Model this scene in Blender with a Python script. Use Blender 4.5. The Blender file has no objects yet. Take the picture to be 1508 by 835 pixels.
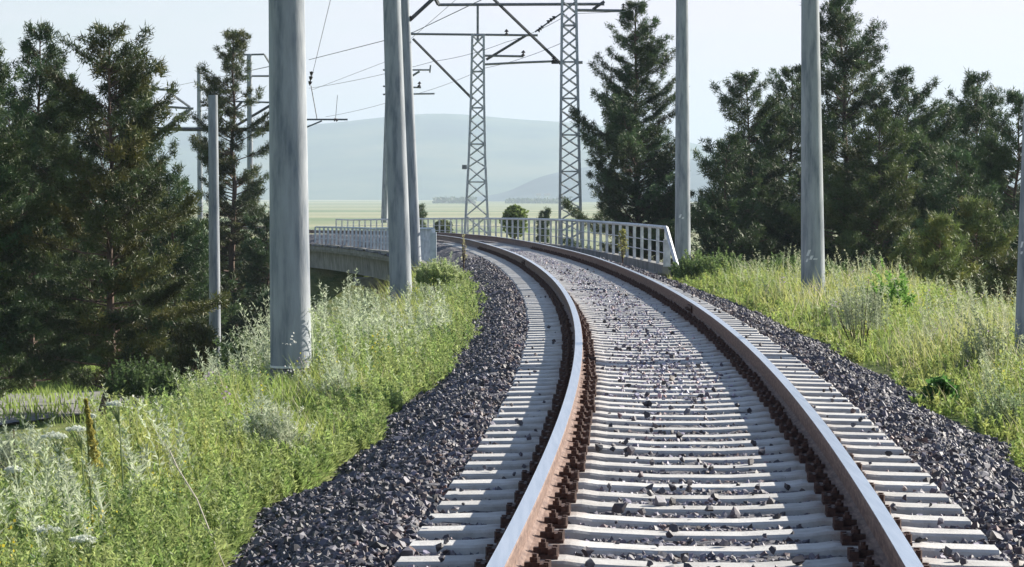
import bpy, math, random
import numpy as np
from mathutils import Vector, Matrix

random.seed(7)
rng = np.random.default_rng(11)
R = math.radians
S = bpy.context.scene
COL = S.collection

# ------------------------------------------------------------------ camera
F, CX, CY, VH, CAMZ = 4140.0, 754.0, 417.5, 284.0, 1.41
PITCH = math.atan((CY - VH) / F)
cam_d = bpy.data.cameras.new('camera')
cam = bpy.data.objects.new('camera', cam_d); COL.objects.link(cam)
cam.location = (0, 0, CAMZ)
cam.rotation_euler = (math.pi / 2 - PITCH, 0, 0)
cam_d.sensor_width = 36.0
cam_d.lens = 36.0 * F / 1508.0
cam_d.clip_start = 0.1
cam_d.clip_end = 40000
S.camera = cam

# ------------------------------------------------------------------ light
SUN_EL, SUN_AZ = R(27), R(57)          # azimuth measured from +Y (ahead) towards +X (right)
sd = Vector((math.sin(SUN_AZ) * math.cos(SUN_EL), math.cos(SUN_AZ) * math.cos(SUN_EL), math.sin(SUN_EL)))
sl = bpy.data.lights.new('sun', 'SUN'); sl.energy = 4.9; sl.angle = R(0.53); sl.color = (1.0, 0.93, 0.82)
so = bpy.data.objects.new('sun', sl); COL.objects.link(so)
so.rotation_euler = sd.to_track_quat('Z', 'Y').to_euler()
so.location = (60, 40, 60)

W = bpy.data.worlds.new('World'); S.world = W; W.use_nodes = True
nt = W.node_tree; N = nt.nodes; L = nt.links
for n in list(N): N.remove(n)
out = N.new('ShaderNodeOutputWorld'); bg = N.new('ShaderNodeBackground'); bg.inputs[1].default_value = 0.060
sky = N.new('ShaderNodeTexSky'); sky.sky_type = 'NISHITA'; sky.sun_disc = False
sky.sun_elevation = SUN_EL; sky.sun_rotation = SUN_AZ
sky.air_density = 1.0; sky.dust_density = 0.6; sky.ozone_density = 2.2
tc = N.new('ShaderNodeTexCoord'); mp = N.new('ShaderNodeMapping'); mp.inputs['Scale'].default_value = (2.0, 2.0, 14.0)
nz = N.new('ShaderNodeTexNoise'); nz.inputs['Scale'].default_value = 2.2; nz.inputs['Detail'].default_value = 7; nz.inputs['Roughness'].default_value = 0.55
cr = N.new('ShaderNodeValToRGB'); cr.color_ramp.elements[0].position = 0.30; cr.color_ramp.elements[1].position = 0.62
cr.color_ramp.elements[0].color = (0.18, 0.18, 0.18, 1); cr.color_ramp.elements[1].color = (0.9, 0.9, 0.9, 1)
mx = N.new('ShaderNodeMix'); mx.data_type = 'RGBA'
mx.inputs[7].default_value = (7.4, 6.5, 7.3, 1)
L.new(tc.outputs['Generated'], mp.inputs[0]); L.new(mp.outputs[0], nz.inputs[0]); L.new(nz.outputs['Fac'], cr.inputs[0])
sx_ = N.new('ShaderNodeSeparateXYZ'); L.new(tc.outputs['Generated'], sx_.inputs[0])
fr = N.new('ShaderNodeMapRange'); fr.interpolation_type = 'SMOOTHSTEP'
fr.inputs[1].default_value = 0.06; fr.inputs[2].default_value = 0.26; fr.inputs[3].default_value = 1.0; fr.inputs[4].default_value = 0.05
L.new(sx_.outputs['Z'], fr.inputs[0])
ml = N.new('ShaderNodeMath'); ml.operation = 'MULTIPLY'; L.new(cr.outputs[0], ml.inputs[0]); L.new(fr.outputs[0], ml.inputs[1])
L.new(ml.outputs[0], mx.inputs[0]); L.new(sky.outputs[0], mx.inputs[6]); L.new(mx.outputs[2], bg.inputs[0]); L.new(bg.outputs[0], out.inputs[0])

S.view_settings.view_transform = 'Standard'; S.view_settings.look = 'None'
S.view_settings.exposure = 1.18; S.view_settings.gamma = 1.0; S.view_settings.use_curve_mapping = False
S.render.engine = 'CYCLES'
S.cycles.max_bounces = 6; S.cycles.diffuse_bounces = 3; S.cycles.transparent_max_bounces = 8
S.cycles.volume_bounces = 1

# ------------------------------------------------------------------ helpers
ct, st = math.cos(PITCH), math.sin(PITCH)
def P(u, v, Y):
    """world point seen at photo pixel (u, v) lying at distance Y"""
    x, up = (u - CX) / F, -(v - CY) / F
    dy, dz = ct + up * st, -st + up * ct
    k = Y / dy
    return Vector((x * k, Y, CAMZ + dz * k))

def tag(o, label=None, cat=None, group=None, kind=None):
    if label: o['label'] = label
    if cat: o['category'] = cat
    if group: o['group'] = group
    if kind: o['kind'] = kind
    return o

def empty(name, loc=(0, 0, 0), label=None, cat=None, group=None, rz=0.0):
    o = bpy.data.objects.new(name, None); COL.objects.link(o)
    o.location = loc; o.rotation_euler = (0, 0, rz); o.empty_display_size = 0.3
    return tag(o, label, cat, group)

def np_mesh(name, V, loops, sizes, mats, parent=None, loc=None, tint=None, smooth=False, matidx=None):
    V = np.asarray(V, dtype=np.float32).reshape(-1, 3)
    loops = np.asarray(loops, dtype=np.int32).ravel(); sizes = np.asarray(sizes, dtype=np.int32).ravel()
    me = bpy.data.meshes.new(name)
    me.vertices.add(len(V)); me.vertices.foreach_set('co', V.ravel())
    me.loops.add(len(loops)); me.loops.foreach_set('vertex_index', loops)
    me.polygons.add(len(sizes))
    st_ = np.zeros(len(sizes), dtype=np.int32); st_[1:] = np.cumsum(sizes)[:-1]
    me.polygons.foreach_set('loop_start', st_); me.polygons.foreach_set('loop_total', sizes)
    if matidx is not None: me.polygons.foreach_set('material_index', np.asarray(matidx, dtype=np.int32))
    me.polygons.foreach_set('use_smooth', np.full(len(sizes), bool(smooth)))
    me.update(calc_edges=True)
    if tint is not None:
        a = me.color_attributes.new('tint', 'FLOAT_COLOR', 'POINT')
        t = np.asarray(tint, dtype=np.float32)
        c = np.ones((len(V), 4), dtype=np.float32)
        if t.ndim == 1: c[:, :3] = t[:, None]
        else: c[:, :3] = t
        a.data.foreach_set('color', c.ravel())
    for m in (mats if isinstance(mats, (list, tuple)) else [mats]): me.materials.append(m)
    o = bpy.data.objects.new(name, me); COL.objects.link(o)
    if parent: o.parent = parent
    if loc is not None: o.location = loc
    return o

class MB:
    """collects solid pieces, builds ONE mesh"""
    def __init__(s): s.v = []; s.f = []; s.m = []
    def add(s, vs, fs, mi=0):
        b = len(s.v); s.v += [tuple(p) for p in vs]
        for f in fs: s.f.append([i + b for i in f]); s.m.append(mi)
        return s
    def box(s, c, d, rz=0.0, mi=0, top=None):
        cx, cy, cz = c; dx, dy, dz = d[0] / 2, d[1] / 2, d[2] / 2
        tx, ty = (dx, dy) if top is None else (top[0] / 2, top[1] / 2)
        cs, sn = math.cos(rz), math.sin(rz)
        vs = []
        for z, ax, ay in ((-dz, dx, dy), (dz, tx, ty)):
            for sx, sy in ((-1, -1), (1, -1), (1, 1), (-1, 1)):
                x, y = sx * ax, sy * ay
                vs.append((cx + x * cs - y * sn, cy + x * sn + y * cs, cz + z))
        return s.add(vs, [(3, 2, 1, 0), (4, 5, 6, 7), (0, 1, 5, 4), (1, 2, 6, 5), (2, 3, 7, 6), (3, 0, 4, 7)], mi)
    def tube(s, a, b, r0, r1=None, n=8, caps=True, mi=0, off=0.0):
        a, b = Vector(a), Vector(b); r1 = r0 if r1 is None else r1
        d = (b - a).normalized()
        x = d.orthogonal().normalized() if abs(d.z) < 0.99 else Vector((1, 0, 0)); y = d.cross(x).normalized()
        vs = []
        for p, r in ((a, r0), (b, r1)):
            for i in range(n):
                t = 2 * math.pi * i / n + off
                vs.append(p + x * (r * math.cos(t)) + y * (r * math.sin(t)))
        fs = [(i, (i + 1) % n, n + (i + 1) % n, n + i) for i in range(n)]
        if caps: fs += [tuple(range(n - 1, -1, -1)), tuple(range(n, 2 * n))]
        return s.add(vs, fs, mi)
    def bar(s, a, b, w=0.05, mi=0): return s.tube(a, b, w * 0.7, n=4, mi=mi, off=math.pi / 4)
    def poly(s, pts, r, n=6, mi=0):
        for a, b in zip(pts[:-1], pts[1:]): s.tube(a, b, r, n=n, mi=mi)
        return s
    def lathe(s, c, prof, n=24, mi=0, ax=Vector((0, 0, 1))):
        vs = []
        for z, r in prof:
            for i in range(n):
                t = 2 * math.pi * i / n
                vs.append((c[0] + r * math.cos(t), c[1] + r * math.sin(t), c[2] + z))
        k = len(prof)
        fs = [(j * n + i, j * n + (i + 1) % n, (j + 1) * n + (i + 1) % n, (j + 1) * n + i) for j in range(k - 1) for i in range(n)]
        fs += [tuple(range(n - 1, -1, -1)), tuple(range((k - 1) * n, k * n))]
        return s.add(vs, fs, mi)
    def build(s, name, mats, parent=None, smooth=False):
        loops = [i for f in s.f for i in f]; sizes = [len(f) for f in s.f]
        return np_mesh(name, s.v, loops, sizes, mats, parent, smooth=smooth, matidx=s.m)

def smooth_by_angle(o, deg=40):
    me = o.data
    me.polygons.foreach_set('use_smooth', [True] * len(me.polygons))
    me.update()
    try: me.set_sharp_from_angle(angle=R(deg))
    except Exception: pass
    return o

def mat(name, c1, c2=None, scale=8.0, rough=0.8, metal=0.0, bump=0.0, bscale=None, tint=False, c3=None, lo=0.35, hi=0.65, trans=0.0, spec=0.5, stretch=None, detail=6):
    m = bpy.data.materials.new(name); m.use_nodes = True
    n = m.node_tree.nodes; l = m.node_tree.links
    b = n['Principled BSDF']; o = n['Material Output']
    b.inputs['Roughness'].default_value = rough; b.inputs['Metallic'].default_value = metal
    b.inputs['Specular IOR Level'].default_value = spec
    tcn = n.new('ShaderNodeTexCoord'); src = tcn.outputs['Object']
    if stretch:
        mpn = n.new('ShaderNodeMapping'); mpn.inputs['Scale'].default_value = stretch; l.new(src, mpn.inputs[0]); src = mpn.outputs[0]
    cout = None
    if c2 is not None:
        t = n.new('ShaderNodeTexNoise'); t.inputs['Scale'].default_value = scale; t.inputs['Detail'].default_value = detail; t.inputs['Roughness'].default_value = 0.6
        l.new(src, t.inputs['Vector'])
        r = n.new('ShaderNodeValToRGB'); e = r.color_ramp.elements
        e[0].position = lo; e[0].color = (*c1, 1); e[1].position = hi; e[1].color = (*c2, 1)
        if c3 is not None:
            e3 = e.new((lo + hi) / 2); e3.color = (*c3, 1)
        l.new(t.outputs['Fac'], r.inputs[0]); cout = r.outputs[0]
    if tint:
        a = n.new('ShaderNodeAttribute'); a.attribute_name = 'tint'
        if cout is not None:
            mm = n.new('ShaderNodeMix'); mm.data_type = 'RGBA'; mm.blend_type = 'MULTIPLY'; mm.inputs[0].default_value = 1
            l.new(cout, mm.inputs[6]); l.new(a.outputs['Color'], mm.inputs[7]); cout = mm.outputs[2]
        else: cout = a.outputs['Color']
    if cout is not None: l.new(cout, b.inputs['Base Color'])
    else: b.inputs['Base Color'].default_value = (*c1, 1)
    if bump:
        t2 = n.new('ShaderNodeTexNoise'); t2.inputs['Scale'].default_value = bscale or scale * 4; t2.inputs['Detail'].default_value = 5
        l.new(src, t2.inputs['Vector'])
        bp = n.new('ShaderNodeBump'); bp.inputs['Strength'].default_value = 0.6; bp.inputs['Distance'].default_value = bump
        l.new(t2.outputs['Fac'], bp.inputs['Height']); l.new(bp.outputs[0], b.inputs['Normal'])
    if trans > 0:
        tr = n.new('ShaderNodeBsdfTranslucent'); ms = n.new('ShaderNodeMixShader'); ms.inputs[0].default_value = trans
        if cout is not None: l.new(cout, tr.inputs[0])
        else: tr.inputs[0].default_value = (*c1, 1)
        l.new(b.outputs[0], ms.inputs[1]); l.new(tr.outputs[0], ms.inputs[2]); l.new(ms.outputs[0], o.inputs['Surface'])
    return m

M = {}
M['concrete'] = mat('pole_concrete', (0.17, 0.20, 0.235), (0.38, 0.41, 0.44), 3.4, 0.85, bump=0.004, bscale=30, c3=(0.31, 0.335, 0.36), stretch=(2.2, 2.2, 0.35), lo=0.36, hi=0.64)
M['concrete_old'] = mat('old_concrete', (0.13, 0.13, 0.12), (0.28, 0.275, 0.26), 1.4, 0.9, bump=0.01, bscale=12)
M['foundation'] = mat('foundation_concrete', (0.13, 0.13, 0.13), (0.22, 0.22, 0.21), 6, 0.9, bump=0.006)
def sleeper_mat():
    m = bpy.data.materials.new('sleeper_concrete'); m.use_nodes = True
    n = m.node_tree.nodes; l = m.node_tree.links; b = n['Principled BSDF']; b.inputs['Roughness'].default_value = .88
    tcn = n.new('ShaderNodeTexCoord'); oi = n.new('ShaderNodeObjectInfo')
    ad = n.new('ShaderNodeVectorMath'); ad.operation = 'MULTIPLY_ADD'; l.new(oi.outputs['Random'], ad.inputs[0]); ad.inputs[1].default_value = (37, 53, 71); l.new(tcn.outputs['Object'], ad.inputs[2])
    def noise(sc, det):
        t = n.new('ShaderNodeTexNoise'); t.inputs['Scale'].default_value = sc; t.inputs['Detail'].default_value = det; t.inputs['Roughness'].default_value = .65; l.new(ad.outputs[0], t.inputs['Vector']); return t.outputs['Fac']
    def ramp(f, stops):
        r = n.new('ShaderNodeValToRGB'); e = r.color_ramp.elements
        e[0].position, e[0].color = stops[0][0], (*stops[0][1], 1); e[1].position, e[1].color = stops[-1][0], (*stops[-1][1], 1)
        for p, c in stops[1:-1]: q = e.new(p); q.color = (*c, 1)
        l.new(f, r.inputs[0]); return r.outputs[0]
    def mixc(f, a, c, mode='MIX'):
        x = n.new('ShaderNodeMix'); x.data_type = 'RGBA'; x.blend_type = mode
        if isinstance(f, float): x.inputs[0].default_value = f
        else: l.new(f, x.inputs[0])
        for k, q in ((6, a), (7, c)):
            if isinstance(q, tuple): x.inputs[k].default_value = (*q, 1)
            else: l.new(q, x.inputs[k])
        return x.outputs[2]
    base = ramp(noise(7, 8), [(.25, (.35, .345, .33)), (.42, (.50, .495, .48)), (.7, (.65, .645, .63))])
    base = mixc(1.0, base, ramp(oi.outputs['Random'], [(0, (.80, .795, .79)), (.5, (.93, .93, .93)), (1, (1.0, 1.0, 1.0))]), 'MULTIPLY')
    spots = ramp(noise(38, 4), [(.64, (0, 0, 0)), (.74, (.8, .8, .8))]); base = mixc(spots, base, (.17, .16, .16))
    sp = n.new('ShaderNodeSeparateXYZ'); l.new(tcn.outputs['Object'], sp.inputs[0])
    ab = n.new('ShaderNodeMath'); ab.operation = 'ABSOLUTE'; l.new(sp.outputs['X'], ab.inputs[0])
    sb = n.new('ShaderNodeMath'); sb.operation = 'SUBTRACT'; l.new(ab.outputs[0], sb.inputs[0]); sb.inputs[1].default_value = .79
    a2 = n.new('ShaderNodeMath'); a2.operation = 'ABSOLUTE'; l.new(sb.outputs[0], a2.inputs[0])
    mr = n.new('ShaderNodeMapRange'); mr.inputs[1].default_value = .13; mr.inputs[2].default_value = .27; mr.inputs[3].default_value = 1; mr.inputs[4].default_value = 0; l.new(a2.outputs[0], mr.inputs[0])
    mm = n.new('ShaderNodeMath'); mm.operation = 'MULTIPLY'; l.new(mr.outputs[0], mm.inputs[0]); l.new(ramp(noise(5, 6), [(.40, (0.1,) * 3), (.62, (.85,) * 3)]), mm.inputs[1])
    base = mixc(mm.outputs[0], base, (.23, .15, .11))
    l.new(base, b.inputs['Base Color'])
    bp = n.new('ShaderNodeBump'); bp.inputs['Distance'].default_value = .006; bp.inputs['Strength'].default_value = .7; l.new(noise(55, 4), bp.inputs['Height']); l.new(bp.outputs[0], b.inputs['Normal'])
    return m
M['sleeper'] = sleeper_mat()
M['rail_top'] = mat('rail_running_surface', (0.62, 0.66, 0.72), (0.78, 0.80, 0.84), 2.0, 0.30, 0.85, stretch=(20, 0.6, 20))
M['rust'] = mat('rail_rust', (0.10, 0.055, 0.042), (0.24, 0.16, 0.125), 14, 0.75, 0.0, bump=0.002, c3=(0.165, 0.10, 0.075), stretch=(3, .6, 3))
M['rust_dark'] = mat('fastening_rust', (0.035, 0.016, 0.013), (0.095, 0.045, 0.032), 40, 0.75, 0.1, bump=0.002)
M['ballast'] = mat('ballast_bed', (0.045, 0.045, 0.055), (0.16, 0.155, 0.17), 26, 0.9, bump=0.05, bscale=18)
M['stone'] = mat('ballast_stone', (0.75, 0.75, 0.75), (1.0, 1.0, 1.0), 30, 0.62, tint=True, spec=0.5)
M['steel'] = mat('galvanised_steel', (0.34, 0.37, 0.39), (0.50, 0.53, 0.54), 6, 0.5, 0.35)
M['steel_dark'] = mat('dark_steel', (0.05, 0.055, 0.06), (0.11, 0.115, 0.12), 9, 0.6, 0.3)
M['steel_grey'] = mat('weathered_steel', (0.15, 0.165, 0.175), (0.26, 0.275, 0.28), 9, 0.6, 0.3)
M['wire'] = mat('wire_metal', (0.10, 0.11, 0.12), None, rough=0.5, metal=0.4)
M['insulator'] = mat('insulator_ceramic', (0.035, 0.022, 0.018), None, rough=0.25)
M['paint_white'] = mat('white_painted_metal', (0.42, 0.45, 0.48), (0.72, 0.74, 0.76), 5, 0.5)
M['paint_grey'] = mat('bluish_painted_metal', (0.44, 0.50, 0.56), (0.62, 0.68, 0.74), 7, 0.55)
M['marking'] = mat('white_marking_paint', (0.66, 0.68, 0.70), (0.8, 0.8, 0.8), 20, 0.7)
M['bark'] = mat('pine_bark', (0.05, 0.036, 0.03), (0.17, 0.11, 0.08), 9, 0.9, bump=0.02, stretch=(1, 1, 0.3))
M['needles'] = mat('pine_needles', (0.9, 0.9, 0.9), (1, 1, 1), 3, 0.55, tint=True, trans=0.22, spec=0.35)
M['leaf'] = mat('herb_leaf', (0.85, 0.85, 0.85), (1, 1, 1), 5, 0.55, tint=True, trans=0.46, spec=0.3)
M['road'] = mat('dirt_road', (0.20, 0.195, 0.19), (0.30, 0.29, 0.28), 3, 0.9, bump=0.01)
M['rubble'] = mat('rubble_stone', (0.24, 0.19, 0.16), (0.42, 0.35, 0.30), 5, 0.9, bump=0.01)

def ground_mat():
    m = bpy.data.materials.new('ground_soil_and_turf'); m.use_nodes = True
    n = m.node_tree.nodes; l = m.node_tree.links; b = n['Principled BSDF']; b.inputs['Roughness'].default_value = 0.95
    b.inputs['Specular IOR Level'].default_value = 0.1
    g = n.new('ShaderNodeNewGeometry')
    def noise(s, det, src=None):
        t = n.new('ShaderNodeTexNoise'); t.inputs['Scale'].default_value = s; t.inputs['Detail'].default_value = det
        l.new(src or g.outputs['Position'], t.inputs['Vector']); return t.outputs['Fac']
    def ramp(f, p0, c0, p1, c1):
        r = n.new('ShaderNodeValToRGB'); e = r.color_ramp.elements
        e[0].position = p0; e[0].color = (*c0, 1); e[1].position = p1; e[1].color = (*c1, 1); l.new(f, r.inputs[0]); return r.outputs[0]
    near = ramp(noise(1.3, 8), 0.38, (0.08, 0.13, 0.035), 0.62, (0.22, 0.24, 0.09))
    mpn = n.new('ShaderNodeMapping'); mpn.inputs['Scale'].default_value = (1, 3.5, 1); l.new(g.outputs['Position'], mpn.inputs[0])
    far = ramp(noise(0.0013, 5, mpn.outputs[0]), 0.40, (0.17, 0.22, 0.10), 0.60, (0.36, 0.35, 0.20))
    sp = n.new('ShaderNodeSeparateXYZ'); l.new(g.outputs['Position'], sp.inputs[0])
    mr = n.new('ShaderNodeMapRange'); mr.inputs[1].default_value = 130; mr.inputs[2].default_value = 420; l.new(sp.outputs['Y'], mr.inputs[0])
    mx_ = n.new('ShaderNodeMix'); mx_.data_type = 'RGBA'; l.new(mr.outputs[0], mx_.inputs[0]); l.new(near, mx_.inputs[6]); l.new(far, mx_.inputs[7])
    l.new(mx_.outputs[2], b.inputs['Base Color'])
    bp = n.new('ShaderNodeBump'); bp.inputs['Distance'].default_value = 0.05; l.new(noise(9, 6), bp.inputs['Height']); l.new(bp.outputs[0], b.inputs['Normal'])
    return m
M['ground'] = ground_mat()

# ------------------------------------------------------------------ track line
G2 = 0.79                                     # half distance between the rail centres
def zprof(Y):
    d = np.clip(np.asarray(Y, float) - 62, 0, 110)
    return -d * 0.0025 - d * d * 0.00005
_s = [(835,723),(735,782),(640,826),(571,844),(524,857),(463,847),(434,834),(405,805),(384,778),(366,740),(355,705),(347,661)]
_Y, _X = [], []
for v, u in _s:
    Yv = (CAMZ) * F / (v - VH)
    for _ in range(12): Yv = (CAMZ - float(zprof(Yv))) * F / (v - VH)
    _Y.append(Yv); _X.append((u - CX) / F * Yv)
_w = np.sqrt(np.array(_Y)) ** -1
_c = np.polyfit(np.array(_Y) / 50, _X, 3, w=_w)
YE = 92.0
_p = np.poly1d(_c); _d = _p.deriv(); 
_x0, _g0 = float(_p(YE / 50)), float(_d(YE / 50)) / 50
_g1, _x1 = float(_d(10.0 / 50)) / 50, float(_p(10.0 / 50))
CURV = 1 / 470.0
def XL(Y):
    """x of the left rail's centre"""
    Y = np.asarray(Y, float)
    a = _p(np.clip(Y, 10, YE) / 50)
    e = np.clip(Y - YE, 0, 110); far = _x0 + _g0 * e - e * e * CURV / 2 + (_g0 - 110 * CURV) * np.clip(Y - YE - 110, 0, 400)
    e2 = np.clip(Y - YE - 110, 0, 400)
    near = _x1 + _g1 * (Y - 10)
    return np.where(Y > YE, _x0 + _g0 * e - e * e * CURV / 2 + (_g0 - 110 * CURV) * e2, np.where(Y < 10, near, a))
def XC(Y): return XL(Y) + G2
def trackpt(Y, s, z):
    """point at distance Y, s metres right of the centre line, z above rail-head level"""
    y = float(Y); g = (float(XC(y + 0.5)) - float(XC(y - 0.5)))
    n = Vector((1, -g, 0)).normalized()
    return Vector((float(XC(y)), y, 0)) + n * s + Vector((0, 0, z + float(zprof(y))))
def heading(Y): return -math.atan(float(XC(Y + 0.5)) - float(XC(Y - 0.5)))
print('track', [round(float(XL(y)), 2) for y in (5, 10, 20, 40, 60, 80, 92, 120, 155, 190)])

# ------------------------------------------------------------------ ground
def sstep(a, b, x):
    t = np.clip((x - a) / (b - a), 0, 1); return t * t * (3 - 2 * t)
def vnoise(x, y, seed=0):
    return (np.sin(x * 1.7 + seed) * np.cos(y * 1.3 - seed * 2) + np.sin(x * 0.63 - y * 0.9 + seed * 3) + 0.5 * np.sin(x * 3.9 + y * 3.1 + seed)) / 2.5
def zground(X, Y):
    X = np.asarray(X, float); Y = np.asarray(Y, float)
    s = X - XC(Y)
    low_l = -3.15 - 0.9 * sstep(60, 95, Y)
    low_r = -1.9 - 0.6 * sstep(60, 120, Y)
    left = -0.62 + (low_l + 0.62) * np.clip((-s - 3.75 + .75 * sstep(30, 46, Y)) / 3.9, 0, 1) ** 1.05
    right = -0.62 + 0.12 * sstep(2.6, 3.6, s) + (low_r + 0.5) * sstep(5.2, 10.5, s)
    z = np.where(s < 0, left, right)
    z = z + 0.05 * vnoise(X * 1.3, Y * 1.1, 1) * sstep(2.7, 3.6, np.abs(s))
    # gully under the bridge
    gul = sstep(67, 76, Y - 0.35 * np.clip(s + 2, -8, 0)) * (1 - sstep(150, 162, Y))
    near = (1 - sstep(9, 30, np.abs(s)))
    z = z * (1 - gul * near) + gul * near * np.minimum(z, -4.6)
    # the formation carries on beyond the bridge, the plain falls away
    far = -11.0 + 1.2 * vnoise(X * 0.004, Y * 0.003, 4)
    t = sstep(160, 520, Y)
    off = sstep(4, 26, np.abs(s)) * sstep(110, 200, Y)
    z = z + zprof(Y) * (1 - t)
    z = z * (1 - np.maximum(t, off * 0.35)) + far * np.maximum(t, off * 0.35)
    z = z - 3.0 * sstep(40, 200, np.abs(X)) * (1 - t)
    return z
def grid(name, xs, ys, zf, m, dz=0.0):
    Xg, Yg = np.meshgrid(xs, ys); Z = zf(Xg, Yg) + dz
    V = np.stack([Xg, Yg, Z], -1).reshape(-1, 3)
    nx, ny = len(xs), len(ys)
    i = np.arange(ny - 1)[:, None] * nx + np.arange(nx - 1)[None, :]
    Q = np.stack([i, i + 1, i + nx + 1, i + nx], -1).reshape(-1, 4)
    return np_mesh(name, V, Q, np.full(len(Q), 4), m, smooth=True)
def cat(*a): return np.concatenate(a)
xs = cat(-np.geomspace(12000, 32, 40), np.arange(-30, 22, 0.4), np.geomspace(23, 12000, 40))
ys = cat(-np.geomspace(3000, 12, 12), np.arange(-10, 175, 0.6), np.geomspace(177, 12500, 70))
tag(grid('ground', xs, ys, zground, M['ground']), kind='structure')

# hills
def hill(name, prof, Yb, Yr, vb, m, amp, seed, x_pad=1.25, Z0=-11.5):
    us = np.array([p[0] for p in prof], float); vs = np.array([p[1] for p in prof], float)
    nu, nr = 260, 46
    U = np.linspace(us[0], us[-1], nu); VT = np.interp(U, us, vs)
    k = np.array([0.25, 0.5, 0.25])
    for _ in range(14): VT = np.convolve(np.pad(VT, 1, mode='edge'), k, 'valid')
    H = (VH - VT) / F * Yr + CAMZ - Z0
    V = []
    for j in range(nr * 2 - 1):
        t = j / (nr - 1)
        Yj = Yb + (Yr - Yb) * t
        prof_t = (0.5 - 0.5 * math.cos(math.pi * min(t, 2 - t)))
        prof_t = 0.45 * prof_t + 0.55 * (1 - abs(1 - t)) ** 0.85
        x = (U - CX) / F * Yr
        nn = vnoise(x * 0.0031, Yj * 0.0022 + 0 * x, seed) + 0.5 * vnoise(x * 0.011, Yj * 0.006 + 0 * x, seed + 2)
        z = Z0 + H * prof_t + amp * nn * math.sin(math.pi * min(t, 1)) * (1 if t < 1 else 0)
        V.append(np.stack([x, np.full(nu, Yj), z], -1))
    V = np.array(V).reshape(-1, 3); nl = nr * 2 - 1
    i = np.arange(nl - 1)[:, None] * nu + np.arange(nu - 1)[None, :]
    Q = np.stack([i, i + 1, i + nu + 1, i + nu], -1).reshape(-1, 4)
    return tag(np_mesh(name, V, Q, np.full(len(Q), 4), m, smooth=True), kind='structure')
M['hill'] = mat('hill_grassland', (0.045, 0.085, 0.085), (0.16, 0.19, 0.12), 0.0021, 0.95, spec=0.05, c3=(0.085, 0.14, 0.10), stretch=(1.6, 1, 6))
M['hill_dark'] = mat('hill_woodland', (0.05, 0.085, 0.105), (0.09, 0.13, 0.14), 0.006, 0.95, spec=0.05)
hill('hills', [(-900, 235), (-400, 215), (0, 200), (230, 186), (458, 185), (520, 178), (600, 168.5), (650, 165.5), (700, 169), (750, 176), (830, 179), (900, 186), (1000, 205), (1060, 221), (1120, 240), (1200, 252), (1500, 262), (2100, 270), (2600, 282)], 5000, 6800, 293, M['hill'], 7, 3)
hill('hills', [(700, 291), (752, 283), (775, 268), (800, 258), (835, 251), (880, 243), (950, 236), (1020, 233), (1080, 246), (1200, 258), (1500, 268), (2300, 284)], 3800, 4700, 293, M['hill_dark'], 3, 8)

# dirt road in the low ground on the left, running under the bridge
def road():
    ctr = [Vector((-34, 49.5, 0)), Vector((-22, 51.0, 0)), Vector((-14, 53.2, 0)), Vector((-10.5, 57, 0)), Vector((-9.0, 64, 0)), Vector((-8, 78, 0)), Vector((-3, 95, 0)), Vector((8, 112, 0)), Vector((25, 125, 0))]
    pts = []
    for a, b in zip(ctr[:-1], ctr[1:]):
        for k in range(14): pts.append(a.lerp(b, k / 14))
    for _ in range(25): pts = [pts[0]] + [(pts[i - 1] + pts[i] * 2 + pts[i + 1]) / 4 for i in range(1, len(pts) - 1)] + [pts[-1]]
    V = []; w = np.linspace(-1.9, 1.9, 9)
    for i, p in enumerate(pts):
        d = (pts[min(i + 1, len(pts) - 1)] - pts[max(i - 1, 0)]).normalized(); n = Vector((-d.y, d.x, 0))
        for k in w:
            q = p + n * k; V.append((q.x, q.y, float(zground(q.x, q.y)) + 0.05))
    nw = len(w); i = np.arange(len(pts) - 1)[:, None] * nw + np.arange(nw - 1)[None, :]
    Q = np.stack([i, i + nw, i + nw + 1, i + 1], -1).reshape(-1, 4)
    tag(np_mesh('dirt_road', V, Q, np.full(len(Q), 4), M['road'], smooth=True), kind='structure')
road()

# ------------------------------------------------------------------ rails
RP = [(-.034, 0), (.034, 0), (.0375, -.006), (.036, -.036), (.012, -.048), (.009, -.06), (.009, -.145), (.03, -.158), (.075, -.169), (.075, -.18),
      (-.075, -.18), (-.075, -.169), (-.03, -.158), (-.009, -.145), (-.009, -.06), (-.012, -.048), (-.036, -.036), (-.0375, -.006)]
def rail(side, label):
    ysr = np.arange(-12, 215, 0.75); n = len(RP); V = []
    for y in ysr:
        for px_, pz in RP: V.append(trackpt(y, side * G2 + px_, pz))
    Q, mi = [], []
    for j in range(len(ysr) - 1):
        for i in range(n):
            k = (i + 1) % n
            Q.append((j * n + i, j * n + k, (j + 1) * n + k, (j + 1) * n + i)); mi.append(0 if i in (0,) else 1)
    root = empty('rail', (0, 0, 0), label, 'rail', 'running rails of the track')
    o = np_mesh('rail_bar', V, Q, np.full(len(Q), 4), [M['rail_top'], M['rust']], root, matidx=mi)
    # joint fishplates
    for yj in ((36.6,) if side > 0 else (61.0,)):
        for sd_ in (-1, 1):
            m = MB()
            a, b = trackpt(yj - .4, side * G2 + sd_ * .022, -.095), trackpt(yj + .4, side * G2 + sd_ * .022, -.095)
            c = (a + b) / 2; hd = heading(yj)
            m.box(c, (.022, .8, .085), hd)
            for k in (-.32, -.18, -.06, .06, .18, .32):
                q = trackpt(yj + k, side * G2 + sd_ * .033, -.1); e = trackpt(yj + k, side * G2 + sd_ * .062, -.1)
                m.tube(q, e, .017, n=6)
            m.build('fishplate', M['rust_dark'], root)
    return root
rail(-1, 'left, inner rail of the curve, rusty sides and bright worn top')
rail(1, 'right, outer rail of the curve with a bolted joint partway along')

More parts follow.
